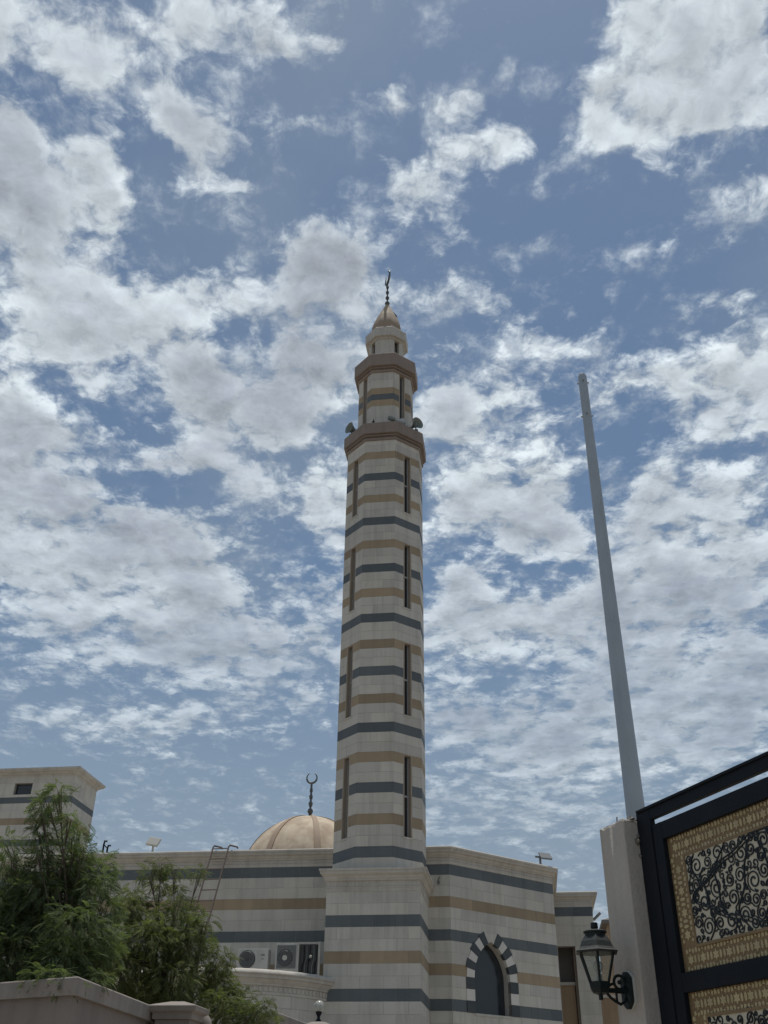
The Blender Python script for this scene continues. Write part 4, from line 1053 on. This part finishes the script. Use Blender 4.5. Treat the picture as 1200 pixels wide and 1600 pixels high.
# ------------------------------------------------------------------ trees with feathery drooping leaves
def frond_template(nl, L, droop, wl, ll):
    """pinnate leaf: rachis along +x drooping, leaflets in pairs -> verts, faces"""
    vs = []; fs = []
    for i in range(nl):
        f = (i + .6) / nl; x = L * f; z = -droop * L * f * f
        ln = ll * (1 - .55 * abs(f - .45) * 1.6)
        for sg in (-1, 1):
            ang = radians(62 - 20 * f) * sg; dx, dy = cos(ang), sin(ang); px_, py_ = -dy * wl / 2, dx * wl / 2
            b0 = len(vs)
            vs += [(x, 0, z), (x + dx * ln * .5 + px_, dy * ln * .5 + py_, z - ln * .10), (x + dx * ln, dy * ln, z - ln * .34), (x + dx * ln * .5 - px_, dy * ln * .5 - py_, z - ln * .16)]
            fs.append((b0, b0 + 1, b0 + 2, b0 + 3))
    return np.array(vs), np.array(fs)
def foliage(name, parent, blobs, m, L, seed, dens, nl=8):
    rg = np.random.default_rng(seed); tv, tf = frond_template(nl, 1.0, .42, .095, .34); VV = []; FF = []; base_ = 0
    for (c, R) in blobs:
        n = int(dens * (R[0] * R[2]) * 4 / L ** 1.3 * .055) + 5
        dirs = rg.normal(size=(n, 3)); dirs /= np.linalg.norm(dirs, axis=1)[:, None]
        rad = rg.uniform(.25, 1.05, n) ** .55
        pos = c + dirs * rad[:, None] * np.array(R)
        for p, d in zip(pos, dirs):
            h = d + rg.normal(size=3) * .55; h[2] = h[2] * .5 + .12; yaw = atan2(h[1], h[0]); pit = math.atan2(h[2], hypot(h[0], h[1])) * .8 - rg.uniform(-.25, .95)
            s_ = L * rg.uniform(.6, 1.25); rol = rg.normal() * .5
            cy_, sy_ = cos(yaw), sin(yaw); cp_, sp_ = cos(pit), sin(pit); cr_, sr_ = cos(rol), sin(rol)
            X = np.array([cy_ * cp_, sy_ * cp_, sp_]); Y0 = np.array([-sy_, cy_, 0]); Z0 = np.cross(X, Y0); Y_ = Y0 * cr_ + Z0 * sr_; Z_ = -Y0 * sr_ + Z0 * cr_
            VV.append(p + s_ * (tv[:, :1] * X + tv[:, 1:2] * Y_ + tv[:, 2:] * Z_)); FF.append(tf + base_); base_ += len(tv)
    Vt = np.concatenate(VV); Ft = np.concatenate(FF)
    me = bpy.data.meshes.new(name); me.vertices.add(len(Vt)); me.vertices.foreach_set('co', Vt.ravel().astype(np.float32))
    me.loops.add(Ft.size); me.loops.foreach_set('vertex_index', Ft.ravel().astype(np.int32))
    me.polygons.add(len(Ft)); me.polygons.foreach_set('loop_start', np.arange(0, Ft.size, 4, dtype=np.int32)); me.polygons.foreach_set('loop_total', np.full(len(Ft), 4, dtype=np.int32))
    me.update(); me.validate(); me.materials.append(m)
    return link(name, me, parent)
def tree(label, cat, D0, px_base, blobs_px, m, seed, L, dens, spread):
    rg = random.Random(seed); b0 = hd(px_base, 1560, D0)
    t = thing('leafy_tree', label, cat, world=(b0[0], b0[1], 0)); o0 = np.array([b0[0], b0[1], 0])
    bl = []
    for bb in blobs_px:
        x, y, r = bb[:3]; D = bb[3] if len(bb) > 3 else D0 + rg.uniform(-1, 1) * spread; c = hd(x, y, D); R = r * hypot(D, c[2] - 1.6) / 1640 * .86
        bl.append((c - o0, (R, R * .9, R * .85)))
    # depth copies behind and in front so that the crown has body
    for (c, R) in list(bl):
        if R[0] > .22: bl.append((c + np.array([rg.uniform(-.3, .3), rg.choice((-1, 1)) * R[0] * 1.1, rg.uniform(-.1, .05)]), R))
    h = max(c[2] for c, R in bl)
    q = MB(); top = np.array([0, 0, h * .62]); tr_ = [(0, 0, 0), (.03, .02, h * .2), (-.04, .03, h * .42), (top[0], top[1], top[2])]
    q.tube(tr_, [.13, .105, .085, .06], 10); q.build('trunk', M['bark'], t, 50)
    for (c, R) in bl:
        s_ = np.array([0, 0, max(.6, min(c[2] * .55, top[2]))]); mid = (s_ + c) / 2 + np.array([rg.uniform(-.15, .15), rg.uniform(-.15, .15), rg.uniform(-.05, .2)])
        q = MB(); q.tube([s_, mid, c], [.022, .013, .004], 6); q.build('limb', M['bark'], t, 50)
        for _ in range(3):
            e = c + np.array([rg.uniform(-1, 1) * R[0], rg.uniform(-1, 1) * R[1], rg.uniform(-.5, .7) * R[2]]); q = MB(); q.tube([mid * .35 + c * .65, (c + e) / 2, e], [.006, .004, .002], 5); q.build('twig', M['bark'], t)
    foliage('crown', t, bl, m, L, seed, dens)
    return t
TA = [(92, 1238, 20), (76, 1254, 24), (62, 1272, 16), (62, 1300, 20), (72, 1318, 20), (58, 1330, 16), (110, 1282, 17), (122, 1296, 20), (118, 1316, 18), (132, 1330, 16), (10, 1320, 22), (6, 1345, 26), (24, 1360, 14),
      (70, 1362, 38), (112, 1360, 42), (148, 1385, 34), (50, 1400, 46), (100, 1410, 55), (160, 1420, 34), (20, 1440, 52), (75, 1460, 64), (135, 1462, 50), (165, 1480, 28), (20, 1500, 52), (70, 1515, 50), (120, 1510, 48), (155, 1515, 30), (84, 1530, 26, 10.9), (104, 1536, 22, 10.7), (64, 1528, 24, 11.0), (150, 1530, 20, 11.2), (-30, 1420, 60), (-40, 1500, 60)]
TB_ = [(252, 1352, 18), (234, 1366, 18), (272, 1362, 14), (246, 1384, 20), (278, 1392, 16), (310, 1362, 13), (276, 1412, 22), (204, 1402, 20), (196, 1420, 22), (230, 1430, 34), (300, 1424, 22), (318, 1442, 20), (280, 1450, 34), (215, 1465, 40), (262, 1482, 42), (312, 1482, 30), (180, 1490, 36), (205, 1520, 44), (262, 1530, 46), (310, 1524, 34), (235, 1565, 40), (290, 1570, 40),
       (345, 1545, 34), (340, 1580, 40), (378, 1560, 26), (385, 1588, 32), (412, 1572, 19), (180, 1545, 34)]
tree('tall leafy tree with dense drooping feathery foliage in front of the stair tower', 'tree', 11.9, 95, TA, M['leafA'], 3, .115, 1150, .30)
tree('smaller yellowish green tree in front of the hall wall and the ladder', 'tree', 14.9, 255, TB_, M['leafB'], 5, .125, 900, .45)
